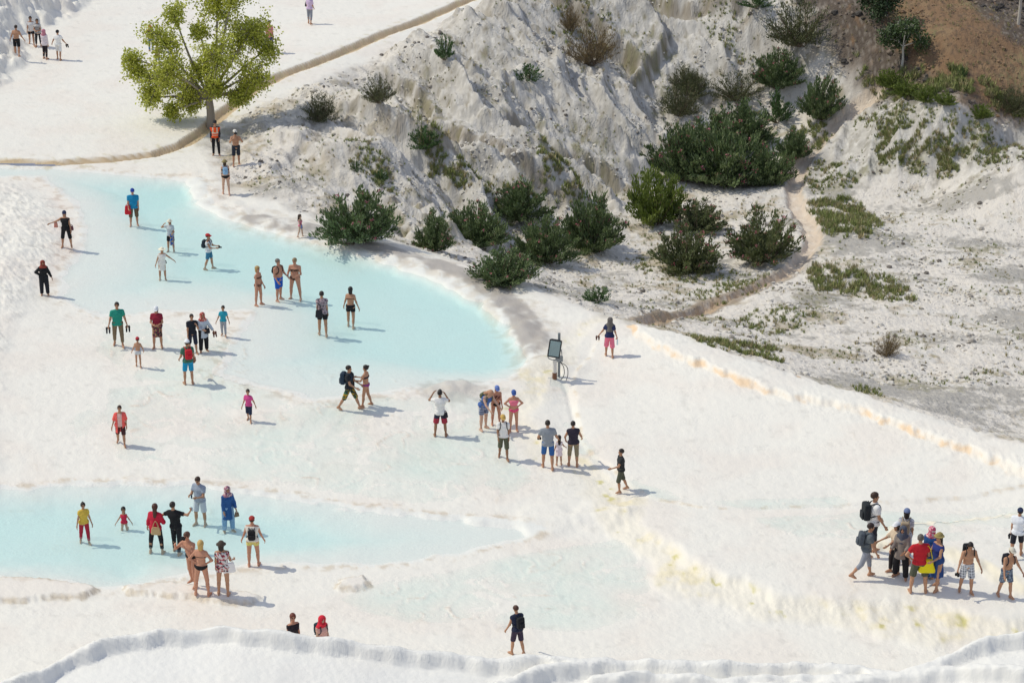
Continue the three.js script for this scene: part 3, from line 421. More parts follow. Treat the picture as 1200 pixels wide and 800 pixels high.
function person(x, z, height, turn, o) {
  const root = new THREE.Group(); root.name = numbered('person'); scene.add(root); root.userData = { label: o.label, category: 'person', group: o.group ?? 'visitors on the white terraces' };
  const v = (rootCount++ * 0.618) % 1, m = v > 0.5 ? 1 : 0; o.legs ??= m ? [[5, 5, 7], [-3, 3, 1]] : [[-3, 3, 1], [6, 5, 8]]; o.twist ??= (v - 0.5) * 22; o.look ??= (0.5 - v) * 40; o.side ??= (v - 0.5) * 4; o.arms ??= m ? [[8, 5, 26, 6], [0, 6, 10, 0]] : [[-2, 5, 10, 2], [9, 7, 30, 8]];
  const child = height < 1.35, w = (o.w ?? 1) * (child ? 0.9 : 1), f = o.f ? 1 : 0, skin = SKIN[o.skin ?? 'tan'], hs = child ? 1 + (1.5 - height) * 0.55 : 1;
  // joints, for a body of 1.75 m
  const lean = (o.lean ?? 0) * rad, side = (o.side ?? 0) * rad, tv = V3(Math.sin(side), Math.cos(lean) * Math.cos(side), Math.sin(lean)).normalize(), p0 = V3(0, 0.95, 0), tw = (o.twist ?? 0) * rad, sv = V3(Math.cos(tw), 0, -Math.sin(tw)), fv = V3(0, -Math.sin(lean), Math.cos(lean));
  const along = (t) => p0.clone().addScaledVector(tv, t), sx = 0.163 * w - f * 0.015;
  const neck = along(0.52), J = {};
  const hpitch = lean + (o.nod ?? 0) * rad, hv = V3(tv.x, Math.cos(hpitch * 0.8), Math.sin(hpitch * 0.8)).normalize(), head = neck.clone().addScaledVector(hv, 0.155 * hs);
  ['L', 'R'].forEach((n, i) => {
    const s = i ? -1 : 1, [a, spl, kn] = (o.legs ?? [[0, 4, 3], [0, 4, 3]])[i], hip = V3(s * 0.09 * w, 0.92, 0), A = a * rad, P = spl * rad, B = (a - kn) * rad;
    const knee = hip.clone().add(V3(s * Math.sin(P) * 0.43, -Math.cos(A) * Math.cos(P) * 0.43, Math.sin(A) * 0.43)), ankle = knee.clone().add(V3(s * Math.sin(P) * 0.2, -Math.cos(B) * 0.41, Math.sin(B) * 0.41)), lift = Math.max(0, -B - 0.12) * 0.8;
    J['hip' + n] = hip; J['knee' + n] = knee; J['ankle' + n] = ankle; J['toe' + n] = ankle.clone().add(V3(s * 0.045, -0.05 - Math.sin(lift) * 0.14, 0.155 * Math.cos(lift))); J['heel' + n] = ankle.clone().add(V3(0, -0.048 + Math.sin(lift) * 0.03, -0.05));
    const [ap, ab, el, inn] = (o.arms ?? [[3, 6, 12, 2], [5, 6, 16, 2]])[i], sh = along(0.428).addScaledVector(sv, s * sx), q = ap * rad, b = ab * rad, q2 = (ap + el) * rad, b2 = (ab - inn) * rad;
    const elbow = sh.clone().add(V3(s * Math.sin(b), -Math.cos(b) * Math.cos(q), Math.cos(b) * Math.sin(q)).multiplyScalar(0.285)), fd = V3(s * Math.sin(b2), -Math.cos(b2) * Math.cos(q2), Math.cos(b2) * Math.sin(q2)), wrist = elbow.clone().addScaledVector(fd, 0.25);
    J['sh' + n] = sh; J['el' + n] = elbow; J['wr' + n] = wrist; J['fd' + n] = fd; J['hand' + n] = wrist.clone().addScaledVector(fd, 0.09);
  });
  const drop = o.sit ? p0.y - 0.12 : Math.min(J.toeL.y, J.toeR.y, J.heelL.y, J.heelR.y, J.kneeL.y - 0.02, J.kneeR.y - 0.02) - 0.03;
  for (const k in J) if (!k.startsWith('fd')) J[k].y -= drop;
  p0.y -= drop; neck.y -= drop; head.y -= drop;
  const top = head.y + 0.125 * hs, scale = (o.tall ?? height) / (o.natural ? 1.75 : top); root.scale.setScalar(scale);
  const C = along(0.33), Wp = along(0.16), belly = o.belly ?? 0, L = [];
  const bar = (c, half, r, fwd = 0, list = L) => list.push(cap(c.clone().addScaledVector(sv, -half).addScaledVector(fv, fwd), r, c.clone().addScaledVector(sv, half).addScaledVector(fv, fwd), r));
  const trunk = (g, list) => {
    bar(p0.clone().addScaledVector(tv, -0.02), (0.068 + f * 0.012) * w, 0.112 + g, -0.012, list); bar(Wp, 0.045 * w, (0.103 - f * 0.008) * w + g, 0.004 + belly * 0.4, list); bar(C, 0.078 * w - f * 0.008, 0.112 + g, 0, list); bar(along(0.395), 0.105 * w - f * 0.012, 0.078 + g, -0.01, list);
    list.push(cap(p0, 0.105 + g, Wp, 0.1 * w + g), cap(Wp, 0.1 * w + g, C, 0.108 + g), cap(C, 0.1 + g, along(0.45), 0.066 + g));
    if (belly) list.push(cap(along(0.14).addScaledVector(fv, belly), 0.11 + g, along(0.2).addScaledVector(fv, belly * 0.8), 0.1 + g));
    if (f) bar(along(0.315), 0.062, 0.062 + g, 0.072, list);
    for (const s of [-1, 1]) list.push(cap(V3(p0.x + s * 0.062, p0.y - 0.05, p0.z - 0.055), 0.075 + g, V3(p0.x + s * 0.062, p0.y - 0.02, p0.z - 0.05), 0.075 + g));
  };
  trunk(0, L); L.push(cap(along(0.48), 0.056, head.clone().addScaledVector(hv, -0.03), 0.05));
  for (const n of ['L', 'R']) {
    const fat = 0.006 * f + (w - 1) * 0.05, calf = J['knee' + n].clone().lerp(J['ankle' + n], 0.3).add(V3(0, 0, -0.018));
    L.push(cap(J['hip' + n], 0.088 + fat, J['knee' + n], 0.056 + fat * 0.5), cap(J['knee' + n], 0.053 + fat * 0.5, J['ankle' + n], 0.036), cap(calf, 0.05 + fat * 0.5, calf.clone().lerp(J['ankle' + n], 0.4), 0.042), cap(J['ankle' + n], 0.036, J['heel' + n], 0.032), cap(J['heel' + n], 0.032, J['toe' + n].clone().lerp(J['heel' + n], 0.3), 0.034), cap(J['ankle' + n], 0.034, J['toe' + n], 0.024));
    L.push(cap(along(0.475).addScaledVector(sv, (n === 'L' ? 1 : -1) * 0.035), 0.052, J['sh' + n], 0.054), cap(J['sh' + n], 0.055 - f * 0.008 + fat, J['el' + n], 0.040 - f * 0.003), cap(J['el' + n], 0.040 - f * 0.003, J['wr' + n], 0.027));
  }
  const bodyG = fromCaps(L, child ? 0.034 : 0.027, () => skin), turnHead = new THREE.Matrix4().makeRotationFromEuler(new THREE.Euler(hpitch, (o.look ?? 0) * rad + tw, 0, 'YXZ')).setPosition(head).scale(V3(hs, hs, hs)), pieces = [bodyG];
  const tint = (g, c) => { const a = g.getAttribute('color').array; for (let i = 0; i < a.length; i++) a[i] *= c[i % 3]; return g; };
  pieces.push(tint(HEAD.clone().applyMatrix4(turnHead), skin));
  ['L', 'R'].forEach((n, i) => {
    const fd = J['fd' + n], xin = V3(i ? 1 : -1, 0, 0), yAx = fd.clone().negate(), zAx = xin.clone().addScaledVector(yAx, -xin.dot(yAx)).normalize(), xAx = new THREE.Vector3().crossVectors(yAx, zAx), m = new THREE.Matrix4().makeBasis(xAx, yAx, zAx).setPosition(J['wr' + n]);
    if (i === 0) m.multiply(new THREE.Matrix4().makeScale(-1, 1, 1)); const g = HANDS[o.grip?.includes(n) ? 'grip' : 'relaxed'].clone(); if (i === 0) { const ix = g.index.array; for (let k = 0; k < ix.length; k += 3) [ix[k], ix[k + 1]] = [ix[k + 1], ix[k]]; }
    pieces.push(tint(g.applyMatrix4(m), skin));
  });
  mesh('body', mergeGeometries(pieces), skinMat, root);
  // clothing
  const cell = child ? 0.03 : 0.025;
  for (const c of o.wear ?? []) {
    const Q = [], g = c.loose ?? (c.k === 'legs' ? 0.008 : 0.019);
    if (c.k === 'top' || c.k === 'tank') {
      trunk(g, Q); const hem = along(c.hem ?? -0.06);
      Q.push(cap(C, 0.11 + g, hem, (c.wide ?? 0.115) + g, true)); bar(hem.clone().addScaledVector(tv, 0.03), 0.07 * w, 0.1 + g, 0, Q);
      for (const n of ['L', 'R']) { Q.push(cap(along(0.468).addScaledVector(sv, (n === 'L' ? 1 : -1) * 0.035), 0.05 + g, J['sh' + n], 0.050 + g)); const sl = c.sleeve ?? 0.6; if (sl > 0) Q.push(cap(J['sh' + n], 0.054 + g, J['sh' + n].clone().lerp(J['el' + n], Math.min(sl, 1)), 0.050 + g, sl < 1)); if (sl > 1) Q.push(cap(J['el' + n], 0.05 + g, J['el' + n].clone().lerp(J['wr' + n], Math.min(1, sl - 1)), 0.038 + g, true)); }
      const fq = capsField(Q), low = hem.y, field = (x, y, z) => Math.max(fq(x, y, z), (hem.x - x) * tv.x + (hem.y - y) * tv.y + (hem.z - z) * tv.z - 0.0, (x - neck.x) * tv.x + (y - neck.y) * tv.y + (z - neck.z) * tv.z - (c.k === 'tank' ? -0.05 : 0.02));
      mesh(c.name ?? 'shirt', mould(field, ...box(Q, 0.06), cell, dye(c.c)), clothMat, root);
    } else if (c.k === 'legs') {   // len: 1 = knee, 2 = ankle
      bar(p0, 0.07 * w, 0.115 + g, -0.012, Q); bar(p0.clone().addScaledVector(tv, 0.06), 0.06 * w, 0.108 + g, 0.004, Q);
      for (const s of [-1, 1]) Q.push(cap(V3(s * 0.062, p0.y - 0.05, -0.055), 0.076 + g, V3(s * 0.062, p0.y - 0.02, -0.05), 0.076 + g));
      for (const n of ['L', 'R']) { const l = c.len ?? 0.8; Q.push(cap(J['hip' + n], 0.092 + g, J['hip' + n].clone().lerp(J['knee' + n], Math.min(l, 1)), mix(0.092, 0.066, Math.min(l, 1)) + g + (c.flare ?? 0), l < 1)); if (l > 1) Q.push(cap(J['knee' + n], 0.064 + g + (c.flare ?? 0), J['knee' + n].clone().lerp(J['ankle' + n], l - 1), mix(0.064, 0.048, l - 1) + g + (c.flare ?? 0), true)); }
      const fq = capsField(Q, 0.02), cutAt = along(c.rise ?? 0.06); mesh(c.name ?? 'shorts', mould((x, y, z) => Math.max(fq(x, y, z), y - cutAt.y), ...box(Q, 0.05), cell, dye(c.c)), clothMat, root);
    } else if (c.k === 'brief') {
      bar(p0.clone().addScaledVector(tv, -0.02), 0.078 * w, 0.112 + 0.012, -0.012, Q); for (const s of [-1, 1]) Q.push(cap(V3(s * 0.062, p0.y - 0.05, -0.055), 0.085, V3(s * 0.062, p0.y - 0.02, -0.05), 0.085)); for (const n of ['L', 'R']) Q.push(cap(J['hip' + n], 0.098, J['hip' + n].clone().lerp(J['knee' + n], 0.16), 0.1, true));
      const fq = capsField(Q, 0.02); mesh(c.name ?? 'swim_bottom', mould((x, y, z) => Math.max(fq(x, y, z), y - p0.y - 0.045, p0.y - 0.13 + Math.abs(x) * 0.55 - y), ...box(Q, 0.05), 0.02, dye(c.c)), clothMat, root);
    } else if (c.k === 'band') {   // bikini top or swimsuit body
      trunk(0.012, Q); const fq = capsField(Q), a = along(c.from ?? 0.27), b = along(c.to ?? 0.37); mesh(c.name ?? 'swim_top', mould((x, y, z) => Math.max(fq(x, y, z), y - b.y, a.y - y), ...box(Q, 0.05), 0.022, dye(c.c)), clothMat, root);
    } else if (c.k === 'skirt') {  // from, to: heights along the body; r0, r1 radii
      const a = along(c.from ?? 0.14), b = V3((J.kneeL.x + J.kneeR.x) / 2 * 0.6, c.to ?? 0.45, (J.kneeL.z + J.kneeR.z) / 2 * 0.8 + (c.swing ?? 0)), r0 = c.r0 ?? 0.13, r1 = c.r1 ?? 0.2; Q.push(cap(a, r0, b, r1, true)); bar(p0, 0.07 * w, 0.125 + g, -0.01, Q);
      const fq = capsField(Q, 0.05), field = (x, y, z) => Math.max(fq(x, y, z) + 0.012 * Math.sin(Math.atan2(x - b.x, z - b.z) * 9) * clamp((a.y - y) * 2), y - a.y, b.y - y); mesh(c.name ?? 'skirt', mould(field, ...box(Q, 0.06), cell, dye(c.c)), clothMat, root);
    } else if (c.k === 'scarf') {  // headscarf with an opening for the face, draped over the shoulders
      const hm = turnHead.clone().invert(), v = V3(0, 0, 0); Q.push(cap(head.clone().addScaledVector(hv, 0.02), 0.118, head.clone().addScaledVector(hv, -0.05), 0.1), cap(head.clone().addScaledVector(hv, -0.06), 0.1, along(0.5), 0.115), cap(along(0.5), 0.115, along(c.down ?? 0.36).addScaledVector(fv, c.back ? -0.07 : 0.03), 0.14, true)); bar(along(0.44), 0.12 * w, 0.085, 0, Q);
      const fq = capsField(Q, 0.05); mesh('headscarf', mould((x, y, z) => { v.set(x, y, z).applyMatrix4(hm); return Math.max(fq(x, y, z), 0.072 - Math.hypot(v.x * 1.15, (v.y + 0.02) * 0.85, v.z - 0.115)); }, ...box(Q, 0.05), 0.02, dye(c.c)), clothMat, root);
    } else if (c.k === 'shawl') {   // open cover-up hanging from the shoulders
      trunk(0.035, Q); Q.push(cap(C, 0.15, V3(0, c.to ?? 0.62, -0.03), 0.2, true)); for (const n of ['L', 'R']) Q.push(cap(J['sh' + n], 0.08, J['sh' + n].clone().lerp(J['el' + n], 0.9), 0.085, true));
      const fq = capsField(Q, 0.04); mesh('cover_up', mould((x, y, z) => Math.max(fq(x, y, z), 0.085 - Math.hypot(x, Math.max(0, 0.02 - z) * 3), (c.to ?? 0.62) - y, y - neck.y), ...box(Q, 0.05), 0.025, dye(c.c)), clothMat, root);
    }
  }
  // hair and hats live in the head's axes
  const onHead = (name, field, lo, hi, c, m, cellH = 0.016) => mesh(name, mould(field, lo, hi, cellH, dye(c)).applyMatrix4(turnHead), m, root);
  const skull = (x, y, z, g) => (Math.sqrt((x / 0.077) ** 2 + ((y - 0.03) / 0.09) ** 2 + ((z + 0.012) / 0.098) ** 2) - 1) * 0.085 - g;
  if (o.hair) {
    const [kind, hc] = o.hair, face = (x, y, z) => Math.max(0.088 - Math.hypot(x * 0.95, (y + 0.05) * 0.72, z - 0.085), -1), g = kind === 'short' ? 0.013 : 0.022;
    const tail = { long: [V3(0, 0, -0.06), 0.075, V3(0, -0.27, -0.10), 0.06], bob: [V3(0, -0.01, -0.04), 0.085, V3(0, -0.10, -0.04), 0.08], bun: [V3(0, 0.08, -0.09), 0.035, V3(0, 0.085, -0.12), 0.04], short: null }[kind], cp = tail && capsField([cap(...tail)]);
    onHead('hair', (x, y, z) => Math.max(Math.min(Math.max(skull(x, y, z, g), (kind === 'short' ? -0.035 : -0.07) - y), cp ? cp(x, y, z) : 1), face(x, y, z), z - 0.075 - y * 0.3), [-0.14, -0.36, -0.2], [0.14, 0.17, 0.15], hc, hairMat);
  }
  if (o.hat) {
    const [kind, c] = o.hat;
    const dome = (x, y, z, g, y0) => Math.max(skull(x, y, z, g), y0 - y);
    if (kind === 'cap') onHead('cap', (x, y, z) => Math.min(dome(x, y, z, 0.026, 0.045), Math.max(Math.hypot(x * 1.1, z - 0.07) - 0.1, Math.abs(y - 0.052 + z * 0.12) - 0.011, 0.02 - z)), [-0.14, 0, -0.16], [0.14, 0.17, 0.22], c, clothMat, 0.013);
    else onHead('sun_hat', (x, y, z) => Math.min(dome(x, y, z, 0.028, 0.045), Math.max(Math.hypot(x, z + 0.005) - (kind === 'sunhat' ? 0.2 : 0.15), Math.abs(y - 0.052 + Math.hypot(x, z) * (kind === 'sunhat' ? 0.12 : 0.4) - (kind === 'sunhat' ? 0.01 : 0.04)) - 0.011)), [-0.24, -0.06, -0.24], [0.24, 0.17, 0.24], c, clothMat, 0.014);
  }
  root.position.set(x, ground(x, z) - (o.sink ?? 0), z); root.rotation.y = turn * rad;
  root.updateMatrixWorld(true);
  root.info = { J, along, head, scale, fv, sv, tv, neck, p0 };
  return root;
}
// ---------- things carried by people: top-level things placed at the carrier's hands or back ----------
function carried(name, label, category, group) { const g = new THREE.Group(); g.name = numbered(name); g.userData = { label, category, ...(group && { group }) }; scene.add(g); return g; }
const plainCloth = {}; const cloth = (c) => (plainCloth[c] ??= new THREE.MeshStandardMaterial({ color: c, roughness: 0.9 }));
const rbox = (w, h, d, r, c) => { const q = [Math.max(0.001, w / 2 - r), Math.max(0.001, h / 2 - r), Math.max(0.001, d / 2 - r)], f = (x, y, z) => { const a = Math.abs(x) - q[0], b = Math.abs(y) - q[1], e = Math.abs(z) - q[2]; return Math.hypot(Math.max(a, 0), Math.max(b, 0), Math.max(e, 0)) + Math.min(Math.max(a, b, e), 0) - r; }; const t = c ?? Math.max(w, h, d) / 12; return mould(f, [-w / 2 - t * 2, -h / 2 - t * 2, -d / 2 - t * 2], [w / 2 + t * 2, h / 2 + t * 2, d / 2 + t * 2], t, () => [1, 1, 1]); };
const strip = (pts, r) => new THREE.TubeGeometry(new THREE.CatmullRomCurve3(pts), 14, r, 5);
const atBody = (p, local, tilt = 0) => { const m = p.matrixWorld.clone(); const v = local.clone().applyMatrix4(m); return { v, q: p.rotation.y, s: p.info.scale, tilt }; };
function backpack(p, label, color, size = 1, low = 0) {
  const g = carried('backpack', label, 'backpack'), i = p.info, a = atBody(p, i.along(0.30 - low).addScaledVector(i.fv, -0.215 - 0.03 * (size - 1)));
  g.position.copy(a.v); g.rotation.set(0, a.q, 0, 'YXZ'); g.scale.setScalar(a.s); const lean = Math.atan2(i.tv.z, i.tv.y); g.rotation.x = lean;
  const m = cloth(color), b = mesh('bag_body', rbox(0.29 * size, 0.42 * size, 0.17 * size, 0.06), m, g); const k = mesh('front_pocket', rbox(0.2 * size, 0.2 * size, 0.06, 0.025), m, g); k.position.set(0, -0.08 * size, -0.095 * size);
  for (const s of [-1, 1]) mesh('shoulder_strap', strip([V3(s * 0.08, 0.16, 0.07), V3(s * 0.10, 0.215, 0.17), V3(s * 0.115, 0.20, 0.29), V3(s * 0.12, 0.06, 0.345), V3(s * 0.15, -0.06, 0.28), V3(s * 0.165, -0.12, 0.08)], 0.018), m, g);
  mesh('top_handle', strip([V3(-0.04, 0.2 * size, 0.05), V3(0, 0.245 * size, 0.05), V3(0.04, 0.2 * size, 0.05)], 0.009), m, g); return g;
}
function bagAt(p, hand, label, kind, color, o = {}) {   // a bag whose handles hang from a hand or a shoulder
  const g = carried(kind, label, o.category ?? 'bag'), i = p.info, a = atBody(p, hand.clone()); g.position.copy(a.v); g.rotation.y = a.q + (o.turn ?? 0) * rad; g.scale.setScalar(a.s);
  const w = o.w ?? 0.32, h = o.h ?? 0.32, d = o.d ?? 0.13, hl = o.handle ?? 0.16, m = cloth(color), b = mesh('bag_body', rbox(w, h, d, Math.min(d * 0.45, 0.05)), m, g), bp = b.geometry.getAttribute('position'); b.position.y = -hl - h / 2; for (let k = 0; k < bp.count; k++) { const t = bp.getY(k) / h, q = 1 - (o.taper ?? 0.25) * (t + 0.5) + 0.05 * noise(bp.getX(k) * 14 + k % 2, bp.getY(k) * 14); bp.setX(k, bp.getX(k) * q); bp.setZ(k, bp.getZ(k) * q); }
  for (const s of [-1, 1]) mesh('handle', strip([V3(-w * 0.28, -hl - 0.03, s * d * 0.3), V3(-w * 0.16, -hl * 0.4, s * 0.02), V3(0, 0, s * 0.012), V3(w * 0.16, -hl * 0.4, s * 0.02), V3(w * 0.28, -hl - 0.03, s * d * 0.3)], 0.009), o.strap ? cloth(o.strap) : m, g);
  return g;
}
function shoes(p, hand, label, color) {
  const g = carried('pair_of_shoes', label, 'shoes'), a = atBody(p, hand.clone()); g.position.copy(a.v); g.rotation.y = a.q; g.scale.setScalar(a.s);
  for (const s of [-1, 1]) { const k = mesh('shoe', mergeGeometries([mould(capsField([cap(V3(0, 0, -0.08), 0.036, V3(0, -0.01, 0.1), 0.03), cap(V3(0, 0.0, -0.08), 0.036, V3(0, 0.05, -0.085), 0.034)]), [-0.08, -0.08, -0.17], [0.08, 0.14, 0.17], 0.018, () => [1, 1, 1])]), cloth(color), g); k.position.set(s * 0.05, -0.07, 0); k.rotation.set(0.9, 0, s * 0.15); } return g;
}
function gadget(p, hand, label, kind) {
  const g = carried(kind, label, kind), a = atBody(p, hand.clone()); g.position.copy(a.v); g.rotation.y = a.q; g.scale.setScalar(a.s); const dark = cloth('#1b1b1d');
  if (kind === 'camera') { mesh('camera_body', rbox(0.14, 0.09, 0.06, 0.015), dark, g); const l = mesh('lens', new THREE.CylinderGeometry(0.036, 0.032, 0.09, 14).rotateX(Math.PI / 2), dark, g); l.position.z = 0.07; const t = mesh('viewfinder', rbox(0.05, 0.03, 0.05, 0.01, 0.012), dark, g); t.position.y = 0.055; }
  else { mesh('casing', rbox(0.075, 0.15, 0.012, 0.005, 0.02), cloth('#30363c'), g); const s = mesh('glass_front', new THREE.BoxGeometry(0.066, 0.135, 0.003), new THREE.MeshStandardMaterial({ color: '#9fb6c8', roughness: 0.1 }), g); s.position.z = -0.0085; }
  return g;
}
function bottle(p, hand, label) {
  const g = carried('water_bottle', label, 'bottle'), a = atBody(p, hand.clone()); g.position.copy(a.v).add(V3(0, -0.13, 0)); g.scale.setScalar(a.s);
  mesh('bottle_body', new THREE.LatheGeometry([[0.001, -0.13], [0.036, -0.13], [0.038, -0.11], [0.036, 0.05], [0.03, 0.09], [0.014, 0.12], [0.013, 0.14], [0.001, 0.14]].map(([r, y]) => new THREE.Vector2(r, y)), 16), new THREE.MeshPhysicalMaterial({ color: '#dfeef2', roughness: 0.08, transmission: 0.6 }), g);
  const c = mesh('bottle_cap', new THREE.CylinderGeometry(0.016, 0.016, 0.025, 12), cloth('#2f6fb0'), g); c.position.y = 0.15; return g;
}
function drape(p, local, label, name, color, w, h) {   // towel hanging in folds
  const g = carried(name, label, 'towel'), a = atBody(p, local.clone()); g.position.copy(a.v); g.rotation.y = a.q; g.scale.setScalar(a.s); const d = dye(color);
  mesh('folded_cloth', mould((x, y, z) => Math.max(Math.abs(x + 0.02 * Math.sin(y * 9)) - w / 2, Math.abs(y + h / 2) - h / 2, Math.abs(z + 0.025 * Math.sin(x * 42)) - 0.03) , [-w, -h - 0.06, -0.12], [w, 0.06, 0.12], 0.022, d), clothMat, g); return g;
}
const tee = (c, o) => ({ k: 'top', c, ...o }), tank = (c, o) => ({ k: 'tank', c, sleeve: 0, name: 'vest_top', ...o }), shorts = (c, len = 0.8, o) => ({ k: 'legs', c, len, flare: 0.012, ...o }), trousers = (c, len = 1.95, o) => ({ k: 'legs', c, len, name: 'trousers', ...o }), briefs = (c) => ({ k: 'brief', c }), band = (c, o) => ({ k: 'band', c, ...o }), skirt = (c, o) => ({ k: 'skirt', c, ...o }), scarf = (c, o) => ({ k: 'scarf', c, ...o });
const WALK = [[20, 3, 6], [-18, 3, 16]], STEP = [[10, 4, 4], [-8, 4, 10]], WIDE = [[0, 9, 3], [0, 9, 3]], SWING = [[-14, 8, 14, 0], [16, 8, 20, 0]], HIPS = [[-15, 42, 30, 95], [-15, 42, 30, 95]], PHOTO = [[52, 24, 92, 48], [52, 24, 92, 48]], FRONTAL = [[12, 14, 70, 46], [12, 14, 70, 46]], DOWN = [4, 6, 14, 2], OUT = [8, 48, 12, 0];
const DK = '#241a14', BRN = '#3a2416', BLD = '#a98a55', GRY = '#6b655e', BLACK = '#191a1d', NAVY = '#1f2738';
// people by the rock at the top of the walkway
const bare1 = person(-26.29, -125.63, 1.72, 175, { label: 'shirtless person in black shorts walking away beside the rock face', wear: [shorts(BLACK, 0.85)], hair: ['short', DK], arms: [[5, 24, 20, 0], [5, 24, 20, 0]], w: 1.08, legs: STEP });
person(-26.1, -128.7, 1.61, 10, { label: 'woman in white vest top and dark shorts among the group by the rock', f: 1, wear: [tank('#e8e6e2'), shorts('#2c2d33', 0.5)], hair: ['long', DK], legs: WALK, arms: SWING });
person(-25.67, -128.39, 1.56, -5, { label: 'woman in black and white top with dark trousers by the rock face', f: 1, wear: [tee(['stripes', '#e9e7e4', '#26262a'], { sleeve: 0.4 }), trousers('#23242a', 1.7)], hair: ['bob', DK], arms: FRONTAL });
person(-24.9, -126.11, 1.63, 150, { label: 'person in pink headscarf, pale blouse and dark trousers by the rock', f: 1, wear: [tee('#ddd2d6', { sleeve: 1.8, hem: -0.14, wide: 0.13 }), trousers('#2b2328', 1.85), scarf('#c2818f')] });
const whiteMan = person(-24.16, -126.02, 1.63, 170, { label: 'person in white shirt and white shorts carrying shoes beside the rock', wear: [tee('#efeeea'), shorts('#e6e6e4', 0.95), band('#3a60a8', { from: 0.0, to: 0.05, name: 'belt_bag' })], hair: ['short', DK], hat: ['cap', '#232327'], arms: [[8, 28, 20, 0], [6, 30, 20, 0]], legs: STEP, grip: 'R' });
shoes(whiteMan, whiteMan.info.J.handR, 'dark shoes in the hand of a person in white shirt and shorts', BLACK);
const lilac = person(-11.3, -132.86, 1.7, 160, { label: 'person in lilac top and grey rolled trousers on the upper walkway', f: 1, wear: [tee('#cdb6d3', { sleeve: 0.8 }), trousers('#8d929c', 1.6)], hair: ['bob', BRN], legs: STEP });
bagAt(lilac, lilac.info.along(0.38).addScaledVector(lilac.info.sv, 0.22), 'dark shoulder bag of the person in a lilac top', 'shoulder_bag', '#2c2c36', { w: 0.2, h: 0.22, d: 0.1, handle: 0.12 });
person(-19.48, -127.74, 1.46, 165, { label: 'person in dark top, orange headwear and blue jeans behind the leafy tree', f: 1, wear: [tee('#2a2a2e'), trousers('#4b7396'), scarf('#c8743a', { down: 0.46 })], arms: HIPS });
person(-18.71, -124.79, 1.06, 10, { label: 'child in pink check shirt and blue shorts half hidden by the tree', wear: [tee(['plaid', '#c97a76', '#e0b6a8']), shorts('#4a6f96', 1)], hair: ['short', BRN] });
person(-12.96, -126.51, 1.77, 20, { label: 'person in pink top behind the crown of the tree', f: 1, wear: [tee('#d98a8a'), shorts('#46506a', 0.9)], hair: ['long', DK] });
// by the trench and the tree
person(-13.85, -108.94, 1.7, 5, { label: 'attendant in orange reflective vest and black trousers standing under the tree', skin: 'tan', wear: [tee('#2e2d33', { sleeve: 1.85, loose: 0.008 }), tank(['bands', '#e8541f', '#d8d2b8'], { loose: 0.028, hem: -0.04, name: 'reflective_vest' }), trousers('#191a1e', 2)], hair: ['short', '#1a1512'], hat: ['cap', '#26262b'], w: 1.05 });
const snap = person(-12.69, -107.04, 1.72, 15, { label: 'shirtless person in dark shorts photographing beside the attendant', wear: [shorts('#2a303a', 0.95)], hair: ['short', BRN], hat: ['cap', '#d8d3c8'], arms: PHOTO, w: 1.05 });
gadget(snap, snap.info.head.clone().add(V3(0, 0, 0.15)), 'black camera held by the shirtless person beside the attendant', 'camera');
const straw = person(-12.75, -103.17, 1.63, 190, { label: 'woman in straw hat and black bikini walking along the pool head', f: 1, skin: 'fair', wear: [briefs(BLACK), band(BLACK)], hair: ['bob', BRN], hat: ['bucket', '#8d7f55'], legs: STEP });
backpack(straw, 'light blue backpack on the woman in a straw hat', '#8fb2cf', 0.85);
// upper pool
const tq = person(-16.32, -99.44, 1.7, 10, { label: 'person in turquoise T-shirt, brown shorts and blue cap wading in the pool', skin: 'red', wear: [tee('#1787b4', { hem: -0.1 }), shorts('#6d5640', 1.02)], hair: ['short', GRY], hat: ['cap', '#26459a'], w: 1.15, belly: 0.05, grip: 'R' });
bagAt(tq, tq.info.J.elR.clone().add(V3(-0.03, -0.02, 0.06)), 'red bag held by the wader in a turquoise T-shirt', 'carrier_bag', '#cf2331', { w: 0.3, h: 0.42, d: 0.16, handle: 0.06 });
const pointing = person(-18.63, -95.98, 1.62, 0, { label: 'woman in black vest, knee shorts and navy cap stretching one arm out', f: 1, w: 1.12, wear: [tank(BLACK, { hem: -0.12 }), shorts(BLACK, 1.05)], hair: ['bob', DK], hat: ['cap', '#2a3350'], arms: [[6, 12, 20, 0], [20, 62, 45, 0]], legs: WIDE });
bagAt(pointing, pointing.info.J.elL.clone().add(V3(0.06, 0.02, 0)), 'dark red shoulder bag of the woman in black on the pool edge', 'shoulder_bag', '#6b3f46', { w: 0.2, h: 0.22, d: 0.1, handle: 0.06 });
bagAt(pointing, pointing.info.J.elR.clone(), 'salmon pink bag on the outstretched arm of the woman in black', 'handbag', '#c98676', { w: 0.2, h: 0.24, d: 0.1, handle: 0.05 });
person(-18.59, -90.51, 1.48, 15, { label: 'woman in black robe and rust headscarf on the pool edge', f: 1, wear: [tee(BLACK, { sleeve: 1.9, hem: -0.2, wide: 0.15, name: 'robe' }), trousers('#1d1f27', 1.95, { loose: 0.035 }), scarf('#8b3f33', { down: 0.44 })], arms: [[10, 22, 25, 0], [-18, 40, 40, 90]], w: 1.05 });
const shade = person(-14.33, -96.35, 1.44, -10, { label: 'woman in grey T-shirt and black shorts shading her eyes in the pool', f: 1, wear: [tee('#c4ccce'), shorts(BLACK, 0.75)], hair: ['long', BRN], hat: ['bucket', '#e6ddc6'], arms: [[10, 14, 60, 30], [80, 60, 75, 95]] });
drape(shade, shade.info.J.handL.clone().add(V3(0.06, 0.12, 0)), 'blue and yellow beach towel held by the woman shading her eyes', 'beach_towel', ['floral', '#2b55a8', '#d7a93a', '#3b8fc0'], 0.2, 0.62);
